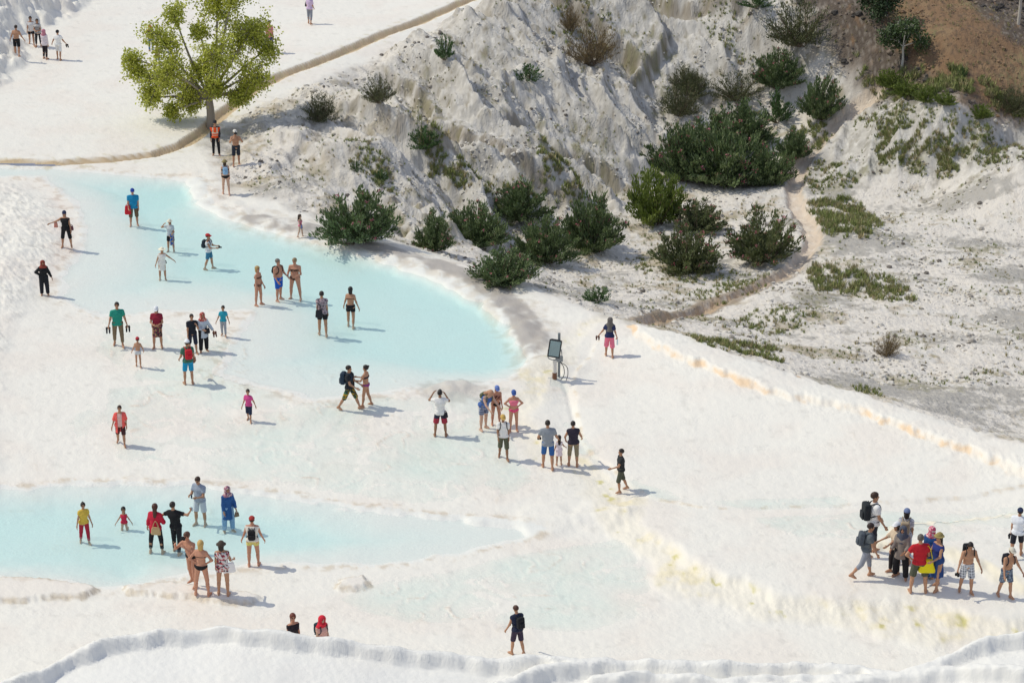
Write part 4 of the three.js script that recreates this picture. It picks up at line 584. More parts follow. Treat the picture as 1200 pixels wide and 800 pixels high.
const white = person(-14.22, -92.82, 1.41, 15, { label: 'woman in white dress and wide white sun hat wading with arms spread', f: 1, wear: [tank('#e9e6df', { hem: 0.02 }), skirt('#e9e6df', { to: 0.55, r1: 0.17 })], hair: ['long', BRN], hat: ['sunhat', '#efe8cf'], arms: [[10, 50, 18, 0], [0, 22, 12, 0]], side: 4 });
bagAt(white, white.info.along(0.10).addScaledVector(white.info.sv, 0.17), 'small black cross-body bag of the woman in a white dress', 'cross_body_bag', BLACK, { w: 0.17, h: 0.15, d: 0.08, handle: 0.03 });
const redcap = person(-12.49, -94.35, 1.56, 80, { label: 'person in red cap, white vest and blue shorts facing along the pool', wear: [tank('#dfe3e4'), shorts('#3f7b9b', 0.85)], hair: ['short', BRN], hat: ['cap', '#bb2a2e'], arms: [[28, 10, 62, 20], [28, 10, 62, 20]], legs: STEP });
backpack(redcap, 'dark backpack on the wader in a red cap', '#23303a', 0.95);
gadget(redcap, redcap.info.J.handR.clone().lerp(redcap.info.J.handL, 0.5).add(V3(0, 0, 0.04)), 'black camera in the hands of the wader in a red cap', 'camera');
const girl1 = person(-8.97, -97.46, 1.03, 70, { label: 'girl in pink swimsuit standing on the pool rim by the oleander', f: 1, skin: 'fair', wear: [briefs('#d9748f'), band('#d9748f', { from: 0.02, to: 0.38, name: 'swimsuit' })], hair: ['long', BRN], legs: STEP });
bagAt(girl1, girl1.info.J.handR.clone().add(V3(0, 0.25, -0.05)), 'small blue beach bag beside the girl in pink on the rim', 'beach_bag', '#6f7fae', { w: 0.2, h: 0.26, d: 0.12, handle: 0.06 });
person(-9.99, -89.6, 1.65, 60, { label: 'sunburnt woman in brown bikini standing alone near the middle of the pool', f: 1, skin: 'red', wear: [briefs('#6b4a3a'), band('#6b4a3a')], hair: ['bob', BLD] });
const trunks = person(-9.24, -90.27, 1.77, 55, { label: 'shirtless person in bright blue swim trunks in the pool', skin: 'red', wear: [shorts('#1f5cc0', 0.85, { name: 'swim_trunks' })], hair: ['short', GRY], arms: [[10, 16, 55, 25], [4, 14, 40, 10]], w: 1.15, belly: 0.06 });
backpack(trunks, 'slim black backpack on the shirtless person in blue trunks', BLACK, 0.72);
person(-8.62, -90.56, 1.79, -20, { label: 'heavyset woman in patterned brown bikini next to the blue trunks', f: 1, skin: 'red', w: 1.2, belly: 0.04, wear: [briefs(['floral', '#5b4034', '#8a6a55', '#40302a']), band(['floral', '#5b4034', '#8a6a55', '#40302a'])], hair: ['short', '#8f7a5a'], arms: [[14, 16, 70, 40], [14, 16, 70, 40]], nod: 15, legs: WIDE });
const flo = person(-7.25, -86.66, 1.84, 185, { label: 'woman in floral top and black shorts seen from behind with a dark shoulder bag', f: 1, wear: [tee(['floral', '#9c8f94', '#4f4650', '#c7a9ac'], { sleeve: 0.2 }), shorts(BLACK, 0.6)], hair: ['short', DK], legs: [[8, 3, 3], [-8, 3, 10]] });
bagAt(flo, flo.info.along(0.40).addScaledVector(flo.info.sv, 0.12).addScaledVector(flo.info.fv, -0.2), 'dark round shoulder bag slung on the woman in a floral top', 'shoulder_bag', '#26262b', { w: 0.28, h: 0.3, d: 0.14, handle: 0.24 });
person(-6.24, -87.74, 1.69, 170, { label: 'woman with dark bobbed hair and black shorts walking away through the shallows', f: 1, skin: 'tan', wear: [shorts(BLACK, 0.5), band('#3a2b28', { from: 0.30, to: 0.335 })], hair: ['bob', '#1d1412'], arms: [[6, 18, 14, 0], [-6, 20, 12, 0]], legs: STEP });
// middle of the walkway
const teal = person(-14.84, -85.16, 1.79, 8, { label: 'bearded person in teal T-shirt and rolled khaki trousers holding shoes', wear: [tee('#23907c', { hem: -0.09 }), trousers('#7d6d55', 1.7)], hair: ['short', DK], w: 1.15, legs: STEP, grip: 'LR', arms: [[4, 16, 14, 0], [4, 16, 14, 0]] });
shoes(teal, teal.info.J.handL, 'black shoe pair in the left hand of the teal T-shirt wearer', BLACK); shoes(teal, teal.info.J.handR, 'smaller dark shoe pair in the right hand of the teal T-shirt wearer', '#2b2b31');
person(-13.34, -85.04, 1.69, 0, { label: 'woman in maroon T-shirt, dark floral skirt and white cap', f: 1, w: 1.08, wear: [tee('#8d1f36', { hem: 0.0 }), skirt(['floral', '#2a2730', '#8d3a4b', '#a58c5f'], { to: 0.52, r1: 0.2 })], hair: ['bob', DK], hat: ['cap', '#e6e8ea'], arms: FRONTAL, nod: 14 });
person(-13.81, -83.16, 1.19, 185, { label: 'small child in red cap and pale trunks seen from behind', wear: [shorts('#c9cdd0', 0.35)], hair: ['short', DK], hat: ['cap', '#b02b38'], legs: STEP, arms: [[4, 22, 20, 0], [4, 26, 30, 20]] });
person(-11.96, -84.52, 1.58, 15, { label: 'person in black T-shirt and navy shorts holding a hand to the face', wear: [tee('#1d222c'), shorts('#22283a', 1.02)], hair: ['short', DK], arms: [[30, 14, 115, 30], DOWN], legs: STEP });
const robe = person(-11.56, -84.66, 1.58, 20, { label: 'woman in pale blue tunic, black trousers and red headscarf', f: 1, wear: [tee('#b9c2cc', { sleeve: 1.85, hem: -0.28, wide: 0.17, name: 'tunic' }), trousers('#1d1c20', 1.95, { loose: 0.03 }), scarf(['floral', '#b8443c', '#d9b2a0', '#8e2f2c'], { down: 0.48 })], arms: [[10, 28, 20, 0], [14, 10, 70, 40]] });
bagAt(robe, robe.info.along(0.2).addScaledVector(robe.info.sv, 0.13).addScaledVector(robe.info.fv, 0.17), 'square black bag hanging in front of the pale blue tunic', 'shoulder_bag', '#222228', { w: 0.26, h: 0.24, d: 0.1, handle: 0.05 });
shoes(robe, robe.info.J.handL, 'brown sandals in the hand of the woman in a pale tunic', '#6b3c33');
person(-10.98, -86.09, 1.25, -5, { label: 'boy in turquoise T-shirt and grey trousers walking toward the group', wear: [tee(['hemmed', '#2a9fb5', '#2a9fb5'], {}), trousers('#a2a6ad', 1.85)], hair: ['short', DK], legs: [[6, 3, 4], [-6, 3, 6]], arms: [[4, 20, 14, 0], [4, 24, 10, 0]] });
const redpack = person(-11.75, -81.56, 1.74, 200, { label: 'person in green T-shirt, turquoise shorts and white cap seen from behind', wear: [tee('#3f6f5a'), shorts('#1792bd', 0.9)], hair: ['short', DK], hat: ['cap', '#e9ebee'], arms: [[8, 16, 40, 10], [16, 14, 40, 0]], grip: 'R' });
backpack(redpack, 'bright red backpack on the person in turquoise shorts', '#c01f2e', 0.92);
bagAt(redpack, redpack.info.J.handR.clone(), 'brown paper-coloured bag in the hand beside the red backpack', 'handbag', '#8b5f45', { w: 0.24, h: 0.2, d: 0.1, handle: 0.05, turn: 60 });
person(-9.25, -78.45, 1.24, -10, { label: 'boy in pink T-shirt and dark shorts stepping through the shallow film', wear: [tee('#d44f8d'), shorts('#25304a', 1.05)], hair: ['short', DK], legs: [[14, 3, 10], [-10, 3, 14]], arms: [[-10, 26, 24, 0], [12, 16, 12, 0]] });
person(-13.47, -76.53, 1.5, 5, { label: 'woman in open coral cover-up over pale top and brown shorts', f: 1, w: 1.08, wear: [tank('#e2b9b0'), shorts('#4a2a2a', 0.95), { k: 'shawl', c: '#f0635c', to: 0.58 }], hair: ['short', BRN], legs: [[14, 4, 6], [-10, 4, 24]], arms: [[2, 14, 20, 10], [2, 18, 12, 0]] });
const camo = person(-5.75, -79.23, 1.7, 75, { label: 'person in navy T-shirt and loud floral shorts striding with a dark backpack', wear: [tee('#20242c'), shorts(['floral', '#2a2f2c', '#c09a2c', '#2d6b52'], 1.0), band('#e0557a', { from: 0.46, to: 0.52, name: 'collar' })], hair: ['short', DK], legs: [[26, 3, 6], [-22, 3, 10]], arms: [[20, 10, 40, 10], [22, 10, 40, 10]] });
backpack(camo, 'dark slate backpack on the strider in floral shorts', '#26384a', 1.1);
const bun = person(-5.19, -79.51, 1.57, 262, { label: 'woman with hair bun and purple bikini facing the floral shorts wearer', f: 1, skin: 'tan', wear: [briefs('#8e3a7e'), band('#3a2f38')], hair: ['bun', DK], arms: [[30, 8, 65, 10], [30, 8, 65, 10]], legs: STEP });
drape(bun, bun.info.J.handL.clone().lerp(bun.info.J.handR, 0.5).add(V3(0, 0.22, 0.03)), 'black towel carried by the woman in a purple bikini', 'folded_towel', '#1e1e22', 0.18, 0.6);
const photo2 = person(-2.49, -77.4, 1.74, 180, { label: 'person in white T-shirt and navy shorts with red hem photographing the pool', wear: [tee('#e8e6e2', { hem: -0.1 }), shorts(['hemmed', '#23293e', '#a23040'], 0.95, { flare: 0.03 })], hair: ['short', '#171211'], skin: 'brown', arms: [[70, 48, 80, 78], [60, 30, 95, 60]], legs: WIDE });
gadget(photo2, photo2.info.head.clone().add(V3(0, 0.02, 0.16)), 'black camera raised by the person in a white T-shirt', 'camera');
bagAt(photo2, photo2.info.along(0.05).addScaledVector(photo2.info.sv, -0.18).addScaledVector(photo2.info.fv, -0.1), 'dark hip bag of the photographer in a white T-shirt', 'cross_body_bag', '#23232b', { w: 0.2, h: 0.2, d: 0.1, handle: 0.05 });
const bend = person(-0.99, -77.99, 1.46, 40, { label: 'woman in blue sleeveless dress and checked shorts bending forward by the ledge', f: 1, w: 1.1, skin: 'fair', wear: [tank('#4a6aa8', { hem: -0.04 }), shorts(['plaid', '#2d3c66', '#c9cfdc'], 0.75)], hair: ['long', '#b5876a'], lean: 34, nod: 20, arms: [[45, 8, 20, 10], [40, 10, 20, 10]], tall: 1.62 });
backpack(bend, 'small olive backpack on the woman bending by the ledge', '#5e6349', 0.75);
person(-0.57, -78.38, 1.53, 20, { label: 'woman in blue cap and black bikini with loose hair by the yellow ledge', f: 1, w: 1.1, skin: 'red', wear: [briefs(BLACK), band(['floral', '#7a4a3a', '#b98a76', '#50302a'], { from: 0.2, to: 0.4 })], hair: ['long', '#8a5e45'], hat: ['cap', '#6d86c4'], lean: 8, nod: 14 });
person(0.06, -77.89, 1.59, 5, { label: 'woman in pink bikini and blue cap with hands on hips by the ledge', f: 1, skin: 'red', wear: [briefs('#e2527c'), band('#e8788f', { from: 0.18, to: 0.4 })], hair: ['short', BRN], hat: ['cap', '#3f5fa0'], arms: HIPS, nod: 16 });
const walkw = person(-0.29, -75.56, 1.65, 5, { label: 'person in white T-shirt, olive shorts and straw cap walking below the ledge', skin: 'brown', wear: [tee('#e9e7e3'), shorts('#5c5f4a', 1.05)], hair: ['short', DK], hat: ['cap', '#c9a65c'], legs: [[12, 3, 4], [-10, 3, 14]], nod: 10 });
backpack(walkw, 'small black backpack on the walker in olive shorts', BLACK, 0.7);
const grey = person(1.21, -74.88, 1.79, 180, { label: 'broad person in grey T-shirt and denim shorts seen from behind', w: 1.18, wear: [tee('#8f959c', { hem: -0.1 }), shorts('#31609c', 0.95)], hair: ['short', DK], arms: [[10, 24, 50, 30], [10, 22, 30, 0]], legs: STEP });
gadget(grey, grey.info.J.handL.clone(), 'black camera held low by the person in denim shorts', 'camera');
person(1.59, -75.16, 1.11, 185, { label: 'little girl in white dress between two adults', f: 1, wear: [tank('#f0e3e6', { hem: 0.0, sleeve: 0.2 }), skirt('#efdfe4', { to: 0.6, r1: 0.2 })], hair: ['long', DK], arms: [[4, 12, 10, 0], [10, 30, 40, 0]] });
person(2.08, -75.11, 1.67, 178, { label: 'person in dark plum vest and khaki knee trousers seen from behind', f: 1, w: 1.1, wear: [tee('#2f2a38', { sleeve: 0.15 }), trousers('#8a7f66', 1.25)], hair: ['short', DK], arms: [[10, 26, 30, 30], [12, 26, 40, 20]] });
person(3.59, -72.94, 1.55, -80, { label: 'teenager in black T-shirt and olive knee shorts stepping down toward the ledge', wear: [tee('#25272a'), shorts('#4e5142', 1.1)], hair: ['short', DK], legs: [[14, 3, 20], [-16, 3, 8]], arms: [[30, 8, 50, 0], [-6, 8, 12, 0]] });
const greyhair = person(3.63, -84.09, 1.57, 178, { label: 'woman with grey headscarf, navy top and pink knee shorts walking away', f: 1, wear: [tee('#232c54', { hem: -0.05 }), shorts('#e97a92', 1.05, { flare: 0.03 }), scarf('#67625f', { down: 0.2, back: 1 })], arms: [[0, 34, 12, 0], [4, 16, 10, 0]], legs: STEP, grip: 'LR' });
shoes(greyhair, greyhair.info.J.handL, 'brown sandals in the hand of the woman with a grey headscarf', '#5b4038');
bottle(greyhair, greyhair.info.J.handR, 'clear water bottle in the hand of the woman in pink shorts');
// lower pool
person(-13.65, -69.82, 1.45, 20, { label: 'girl in yellow T-shirt and red trousers wading in the lower pool', f: 1, wear: [tee('#d8b64a', { sleeve: 0.4 }), trousers('#b0263c', 1.8)], hair: ['bun', DK], legs: STEP, arms: [[6, 14, 20, 0], [4, 16, 14, 0]] });
person(-12.54, -70.82, 0.77, 5, { label: 'small girl in red swimsuit kneeling in the lower pool', f: 1, wear: [tank('#d02c4a', { name: 'swimsuit' })], hair: ['long', DK], legs: [[6, 8, 88], [6, 8, 88]], arms: [[20, 34, 10, 0], [20, 34, 10, 0]], tall: 0.95, sink: 0.12 });
const redw = person(-11.27, -69.16, 1.74, 172, { label: 'woman with long brown hair and red tunic posing for a selfie', f: 1, w: 1.08, wear: [tee('#c11f3a', { sleeve: 1.7, hem: -0.2, wide: 0.14, name: 'tunic' }), trousers('#1e1d22', 1.75)], hair: ['long', '#4a2618'], arms: [[4, 16, 14, 0], [10, 20, 60, 30]], legs: WIDE });
bagAt(redw, redw.info.along(0.28).addScaledVector(redw.info.fv, -0.18).addScaledVector(redw.info.sv, -0.06), 'beige bag slung across the back of the red tunic', 'shoulder_bag', '#c2a377', { w: 0.34, h: 0.28, d: 0.1, handle: 0.2 });
const selfie = person(-10.62, -69.16, 1.79, 165, { label: 'person all in black holding a phone out for a selfie', wear: [tee('#17181c'), trousers('#1c1d22', 1.95)], hair: ['short', DK], arms: [[10, 60, 30, 0], [8, 84, 10, -62]], side: 6, legs: STEP, grip: 'R' });
gadget(selfie, selfie.info.J.handR.clone(), 'phone held up by the person all in black', 'phone');
const phone = person(-10.11, -71.19, 1.76, -25, { label: 'person in grey T-shirt and pale shorts looking down at a phone in the pool', w: 1.12, belly: 0.03, wear: [tee('#98a3b2', { hem: -0.08 }), shorts('#c3cad2', 0.95, { flare: 0.02 })], hair: ['short', BRN], arms: [[24, 10, 78, 26], [24, 10, 78, 26]], nod: 24 });
gadget(phone, phone.info.J.handL.clone().lerp(phone.info.J.handR, 0.5).add(V3(0, 0.03, 0.03)), 'phone in the hands of the wader in a grey T-shirt', 'phone');
const blue = person(-9.16, -70.69, 1.62, 30, { label: 'woman in long blue tunic, pale blue trousers and patterned headscarf', f: 1, w: 1.08, wear: [tee('#28558f', { sleeve: 1.85, hem: -0.42, wide: 0.17, name: 'tunic' }), trousers('#7fa3c6', 1.95, { loose: 0.03 }), scarf(['floral', '#a8707f', '#d8c3bf', '#6d4a63'], { down: 0.44 })], arms: [[14, 12, 30, 14], DOWN] });
bagAt(blue, blue.info.J.handL.clone(), 'small brown handbag in the hand of the woman in a blue tunic', 'handbag', '#7a6652', { w: 0.2, h: 0.16, d: 0.08, handle: 0.05 });
const bent = person(-9.73, -66.13, 1.88, -35, { label: 'shirtless person in black swim briefs aiming a camera at the shore', skin: 'red', w: 1.1, wear: [briefs(BLACK)], hair: ['short', '#5a3a28'], lean: 14, arms: PHOTO, legs: [[10, 4, 12], [-4, 4, 10]] });
gadget(bent, bent.info.head.clone().add(V3(0, -0.02, 0.15)), 'black camera at the eye of the person in swim briefs', 'camera');
person(-9.37, -65.52, 1.84, 172, { label: 'blonde woman in black bikini with hands on hips seen from behind', f: 1, skin: 'red', wear: [briefs(BLACK), band(BLACK, { from: 0.30, to: 0.33 })], hair: ['bob', '#c2a160'], arms: HIPS, legs: WIDE });
const pat = person(-8.72, -65.51, 1.81, 180, { label: 'woman in red and white patterned playsuit on the shore', f: 1, skin: 'tan', w: 1.05, wear: [tank(['floral', '#d8d3d0', '#b03440', '#2e2a33'], { hem: -0.04, name: 'playsuit' }), shorts(['floral', '#d8d3d0', '#b03440', '#2e2a33'], 0.35)], hair: ['bob', DK], hat: ['bucket', '#4a4038'], arms: [DOWN, [10, 16, 60, 0]] });
bagAt(pat, pat.info.J.shR.clone().add(V3(-0.05, -0.05, -0.03)), 'white tote bag on the arm of the woman in a patterned playsuit', 'tote_bag', '#e9e7e6', { w: 0.38, h: 0.34, d: 0.1, handle: 0.26, turn: 20 });
const draw = person(-8.05, -67.75, 1.71, 180, { label: 'woman in white tank top, yellow shorts and red cap at the pool shore', f: 1, skin: 'red', w: 1.12, wear: [tank('#e2ddd2', { hem: -0.04 }), shorts('#d9cf7a', 0.4)], hair: ['short', BRN], hat: ['cap', '#a83a35'], arms: [[4, 20, 16, 0], [4, 20, 16, 0]] });
backpack(draw, 'black drawstring bag on the woman in a white tank top', '#17171b', 0.85, 0.06);
// behind the rim of the dry basins
person(-6.26, -61.36, 1.68, 25, { label: 'woman with long red-brown hair behind the knobbly basin rim', f: 1, skin: 'red', wear: [tank('#2a2228', { hem: 0.1 }), shorts('#2a2228', 0.6)], hair: ['long', '#6a2f1e'] });
const hood = person(-5.42, -61.26, 1.68, 40, { label: 'woman in red headscarf and pink top behind the basin rim', f: 1, skin: 'fair', wear: [tank('#d9a79b'), skirt('#c98a80', { to: 0.4 }), scarf('#d8293c', { down: 0.46 })], nod: 10 });
backpack(hood, 'dark teal backpack on the woman in a red headscarf', '#1f3a44', 0.85);
const rimboy = person(0.15, -62.08, 1.56, 215, { label: 'youth in navy sleeveless top and plum shorts walking beside the basin rim', wear: [tee('#1f2740', { sleeve: 0.2 }), shorts('#3a2f42', 0.95)], hair: ['short', '#4a2a1e'], legs: STEP, lean: 5, nod: 18, arms: [[14, 12, 14, 0], [6, 14, 10, 0]] });
backpack(rimboy, 'black backpack on the youth beside the basin rim', '#14161c', 0.95, 0.03);
// the group at the right-hand ledge
const wt = person(11.15, -67.5, 2.13, 100, { label: 'tall person in white T-shirt and dark trousers above the grey-clad walker', wear: [tee('#e9e8e6', { hem: -0.08 }), trousers('#272a36', 1.4)], hair: ['short', BRN], arms: [[16, 8, 24, 0], [12, 8, 20, 0]], legs: STEP });
backpack(wt, 'black backpack on the tall person in a white T-shirt', '#20262b', 1.12);
const gt = person(10.73, -65.99, 1.84, 95, { label: 'person in grey T-shirt and rolled grey trousers striding past the group', wear: [tee('#5c6368'), trousers('#8d919b', 1.45)], hair: ['short', '#2a1712'], lean: 8, legs: [[16, 3, 8], [-20, 3, 22]], arms: [[4, 8, 12, 0], [14, 10, 14, 0]] });
backpack(gt, 'slate grey backpack on the strider in grey', '#4a525b', 1.0);
const whitecap = person(11.65, -66.26, 1.73, -60, { label: 'woman in white cap stretching out a hand behind the hooded woman', f: 1, skin: 'tan', wear: [tee('#cdb9a0', { sleeve: 0.9 }), trousers('#2c2628', 1.9)], hair: ['bob', DK], hat: ['cap', '#e6e6e8'], arms: [[60, 10, 15, 0], [50, 12, 20, 0]] });
const hijab = person(11.79, -65.97, 1.75, -25, { label: 'woman in grey headscarf, taupe tunic and black trousers', f: 1, w: 1.08, wear: [tee('#8b8078', { sleeve: 1.8, hem: -0.24, wide: 0.19, name: 'tunic' }), trousers('#1c1a1f', 2, { loose: 0.035 }), scarf('#4d5260', { down: 0.24 })], arms: [[18, 12, 50, 26], [24, 14, 50, 10]], legs: [[4, 8, 3], [-4, 8, 3]] });
const fl2 = person(12.03, -66.87, 1.89, 165, { label: 'woman in blue-grey cap and pale floral top behind the group', f: 1, wear: [tee(['floral', '#b9b9be', '#8f929e', '#d6d2d0']), trousers('#aab8cc', 1.6)], hair: ['bob', DK], hat: ['cap', '#6c7a9c'] });
backpack(fl2, 'tan patterned backpack on the woman in a blue-grey cap', '#a08f78', 0.9);
const red = person(12.2, -65.09, 1.94, 178, { label: 'person in red T-shirt and olive shorts with one hand on the hip', w: 1.15, wear: [tee('#b81d2a', { hem: -0.06 }), shorts('#4f5242', 0.95, { flare: 0.025 })], hair: ['short', '#57504a'], arms: [[-10, 40, 30, 85], [6, 14, 40, 20]], legs: WIDE });
bagAt(red, red.info.J.shR.clone().add(V3(-0.02, 0.05, -0.06)), 'big yellow beach bag on the shoulder of the red T-shirt wearer', 'beach_bag', '#e3d417', { w: 0.5, h: 0.4, d: 0.22, handle: 0.40, taper: 0.5 });
person(12.68, -66.01, 1.7, 150, { label: 'woman in blue robe and pink floral headscarf in the group', f: 1, w: 1.1, wear: [tee('#21508a', { sleeve: 1.85, hem: -0.2, wide: 0.16, name: 'robe' }), skirt('#21508a', { to: 0.1, r1: 0.22 }), scarf(['floral', '#c9466a', '#e9d8d2', '#d88a9a'], { down: 0.46 })] });
person(12.77, -65.27, 1.86, -55, { label: 'woman in straw hat and royal blue knee dress facing the yellow bag', f: 1, skin: 'tan', wear: [tank('#27357a', { hem: 0 }), skirt('#27467f', { to: 0.42, r1: 0.2 })], hair: ['long', DK], hat: ['bucket', '#9a8a55'], arms: [[22, 12, 50, 20], [24, 10, 60, 20]], legs: STEP });
const pl1 = person(13.62, -64.99, 1.74, 5, { label: 'shirtless person in navy plaid shorts looking down', skin: 'tan', w: 1.1, wear: [shorts(['plaid', '#d9dde2', '#25314e'], 0.9, { flare: 0.03 })], hair: ['short', '#1c1411'], nod: 22, lean: 4, legs: [[8, 4, 6], [-6, 4, 10]], arms: [[10, 20, 10, 0], [14, 20, 14, 0]], grip: 'R' });
backpack(pl1, 'black backpack on the person in plaid shorts', '#191a1f', 1.0, -0.1);
gadget(pl1, pl1.info.J.handR.clone().add(V3(0, -0.04, 0.02)), 'small black camera dangling from the person in plaid shorts', 'camera');
const pl2 = person(14.75, -64.75, 1.68, 20, { label: 'shirtless person in patterned grey-blue shorts and pale cap leaning sideways', skin: 'tan', wear: [shorts(['floral', '#5d6b7d', '#8b99a8', '#3d4a60'], 0.85, { flare: 0.02 })], hair: ['short', DK], hat: ['cap', '#cfc9b8'], lean: 8, side: 6, legs: [[10, 4, 6], [-8, 4, 10]], arms: [[10, 24, 14, 0], [20, 16, 20, 0]] });
backpack(pl2, 'dark navy backpack on the leaning person in a pale cap', '#20222e', 0.85);
const wt2 = person(15.49, -66.97, 1.68, 165, { label: 'person in white T-shirt, black shorts and navy cap on the upper ledge', w: 1.1, wear: [tee('#eceff4', { hem: -0.1 }), shorts('#22232c', 0.9)], hair: ['short', DK], hat: ['cap', '#25304e'], legs: [[-16, 4, 8], [16, 4, 4]], grip: 'L' });
shoes(wt2, wt2.info.J.handL, 'dark shoes carried by the person on the upper ledge', '#25262b');
// ---------- plants ----------
const leafMat = new THREE.MeshPhysicalMaterial({ vertexColors: true, roughness: 0.75, side: THREE.DoubleSide, transmission: 0.22, thickness: 0 }), barkMat = vmat({ roughness: 0.95 }), petalMat = vmat({ roughness: 0.8, side: THREE.DoubleSide });
class Leaves {   // many small folded blades in one crown
  constructor() { this.p = []; this.n = []; this.c = []; this.i = []; }
  blade(o, dir, len, wid, colr, r) {
    const q = V3(r() - 0.5, r() - 0.5, r() - 0.5).cross(dir).normalize(), up = new THREE.Vector3().crossVectors(q, dir).normalize(), b = this.p.length / 3, mid = o.clone().addScaledVector(dir, len * 0.45), tip = o.clone().addScaledVector(dir, len).addScaledVector(up, -len * 0.12);
    const A = mid.clone().addScaledVector(q, wid / 2).addScaledVector(up, wid * 0.2), B = mid.clone().addScaledVector(q, -wid / 2).addScaledVector(up, wid * 0.2);
    for (const v of [o, A, tip, B]) { this.p.push(v.x, v.y, v.z); this.n.push(up.x, up.y, up.z); this.c.push(...colr); }
    this.i.push(b, b + 1, b + 2, b, b + 2, b + 3);
  }
  build() { const g = new THREE.BufferGeometry(); g.setAttribute('position', new THREE.Float32BufferAttribute(this.p, 3)); g.setAttribute('normal', new THREE.Float32BufferAttribute(this.n, 3)); g.setAttribute('color', new THREE.Float32BufferAttribute(this.c, 3)); g.setIndex(this.i); return g; }
}
const painted = (g, c) => { g = g.toNonIndexed ? g : g; const n = g.getAttribute('position').count, a = new Float32Array(n * 3); for (let i = 0; i < n; i++) a.set(c, i * 3); g.setAttribute('color', new THREE.BufferAttribute(a, 3)); return g; };
function limb(a, b, r0, r1, c, bend = 0) { const m = a.clone().lerp(b, 0.5).add(V3(bend, bend * 0.6, -bend)), curve = new THREE.CatmullRomCurve3([a, m, b]), g = new THREE.TubeGeometry(curve, 6, 1, 7), p = g.getAttribute('position'); for (let i = 0; i < p.count; i++) { const t = Math.floor(i / 8) / 6, ctr = curve.getPointAt(t), r = mix(r0, r1, t); p.setXYZ(i, ctr.x + (p.getX(i) - ctr.x) * r, ctr.y + (p.getY(i) - ctr.y) * r, ctr.z + (p.getZ(i) - ctr.z) * r); } return painted(g, c); }
// a bush one metre high and about one metre wide, made of leafy shoots from the base
function bushKind(seed, o) {
  const r = rng(seed), L = new Leaves(), stems = [], fl = new Leaves(), n = o.shoots ?? 105;
  for (let s = 0; s < n; s++) {
    const az = r() * 6.283, tilt = Math.pow(r(), 0.65) * (o.spread ?? 1.25), d = V3(Math.sin(tilt) * Math.cos(az), Math.cos(tilt), Math.sin(tilt) * Math.sin(az)), reach = (0.80 + 0.22 * r() + 0.16 * noise(Math.cos(az) * 2 + seed, Math.sin(az) * 2)) / Math.hypot(d.x / (o.wide ?? 0.55), d.y / 1.0, d.z / (o.wide ?? 0.55)), o0 = V3((r() - 0.5) * 0.25, 0, (r() - 0.5) * 0.25), tip = o0.clone().addScaledVector(d, reach); tip.y = Math.max(tip.y, 0.06);
    if (s % 3 === 0) stems.push(limb(o0, tip, 0.012, 0.004, [0.16, 0.12, 0.08]));
    const tone = mixc(lin(o.c[0]), lin(o.c[1]), clamp(0.25 + 0.75 * r()));
    for (let k = 0; k < (o.per ?? 66); k++) {
      const t = 1 - Math.pow(r(), 1.4) * 0.75, p = o0.clone().lerp(tip, t).add(V3((r() - 0.5) * 0.1, (r() - 0.5) * 0.08, (r() - 0.5) * 0.1)); if (p.y < 0.01) continue;
      const dir = d.clone().multiplyScalar(0.8).add(V3(r() - 0.5, 0.35 + r() * 0.5, r() - 0.5)).normalize();
      L.blade(p, dir, (o.len ?? 0.076) * (0.7 + 0.6 * r()), (o.wid ?? 0.026), mixc(tone, lin(o.c[2] ?? o.c[1]), r() * r() * 0.7), r);
    }
    if (o.flower && r() < o.flower) for (let k = 0; k < 9; k++) fl.blade(tip.clone().add(V3((r() - 0.5) * 0.06, (r() - 0.2) * 0.05, (r() - 0.5) * 0.06)), V3(r() - 0.5, r(), r() - 0.5).normalize(), 0.026, 0.022, lin(r() < 0.5 ? '#c9607a' : '#d98a98'), r);
  }
  const g = new THREE.Group(); mesh('stems', mergeGeometries(stems), barkMat, g); mesh('foliage', L.build(), leafMat, g); if (fl.i.length) mesh('flowers', fl.build(), petalMat, g).userData.kind = 'stuff'; return g;
}
const OLE = ['#465a35', '#6a804c', '#8f9d66'], KIND = {
  oleander: [1, 2, 3, 4, 5].map((s) => bushKind(s, { c: OLE, flower: 0.22 })),
  bloom: [11, 12, 13].map((s) => bushKind(s, { c: ['#455230', '#687645', '#8c8a58'], flower: 0.5, shoots: 80 })),
  lime: [21, 22].map((s) => bushKind(s, { c: ['#4f6425', '#74862f', '#93a03c'], len: 0.075, wid: 0.03, shoots: 70 })),
  dry: [31, 32].map((s) => bushKind(s, { c: ['#6b5b3d', '#8a7650', '#9c8a5c'], len: 0.07, wid: 0.010, shoots: 95, per: 40, spread: 1.1 })),
  olive: [41, 42, 43].map((s) => bushKind(s, { c: ['#46502f', '#62683f', '#7f7f52'], len: 0.06, wid: 0.014, shoots: 95, per: 48 })),
  small: [51, 52].map((s) => bushKind(s, { c: ['#33502a', '#4e7036', '#6b8a48'], len: 0.12, wid: 0.04, shoots: 40, per: 26 })),
};
const PLANT = { oleander: ['oleander_bush', 'bush'], bloom: ['oleander_bush', 'bush'], lime: ['leafy_shrub', 'shrub'], dry: ['dry_shrub', 'shrub'], olive: ['grey_green_shrub', 'shrub'], small: ['low_shrub', 'shrub'] };
let bushAt = 0;
function bush(kind, x, z, h, width, label, group) {   // width over height in the photograph sets the proportions
  const v = KIND[kind], b = v[bushAt++ % v.length].clone(); b.name = numbered(PLANT[kind][0]); b.userData = { label, category: PLANT[kind][1], ...(group && { group }) };
  b.position.set(x, ground(x, z) - 0.05, z); b.rotation.y = bushAt * 2.1; b.scale.set(h * width, h, h * width); scene.add(b); return b;
}
const rowG = 'oleanders below the pool rim', thick = 'dark oleander in the big thicket beside the footpath', thickG = 'oleanders of the thicket by the footpath';
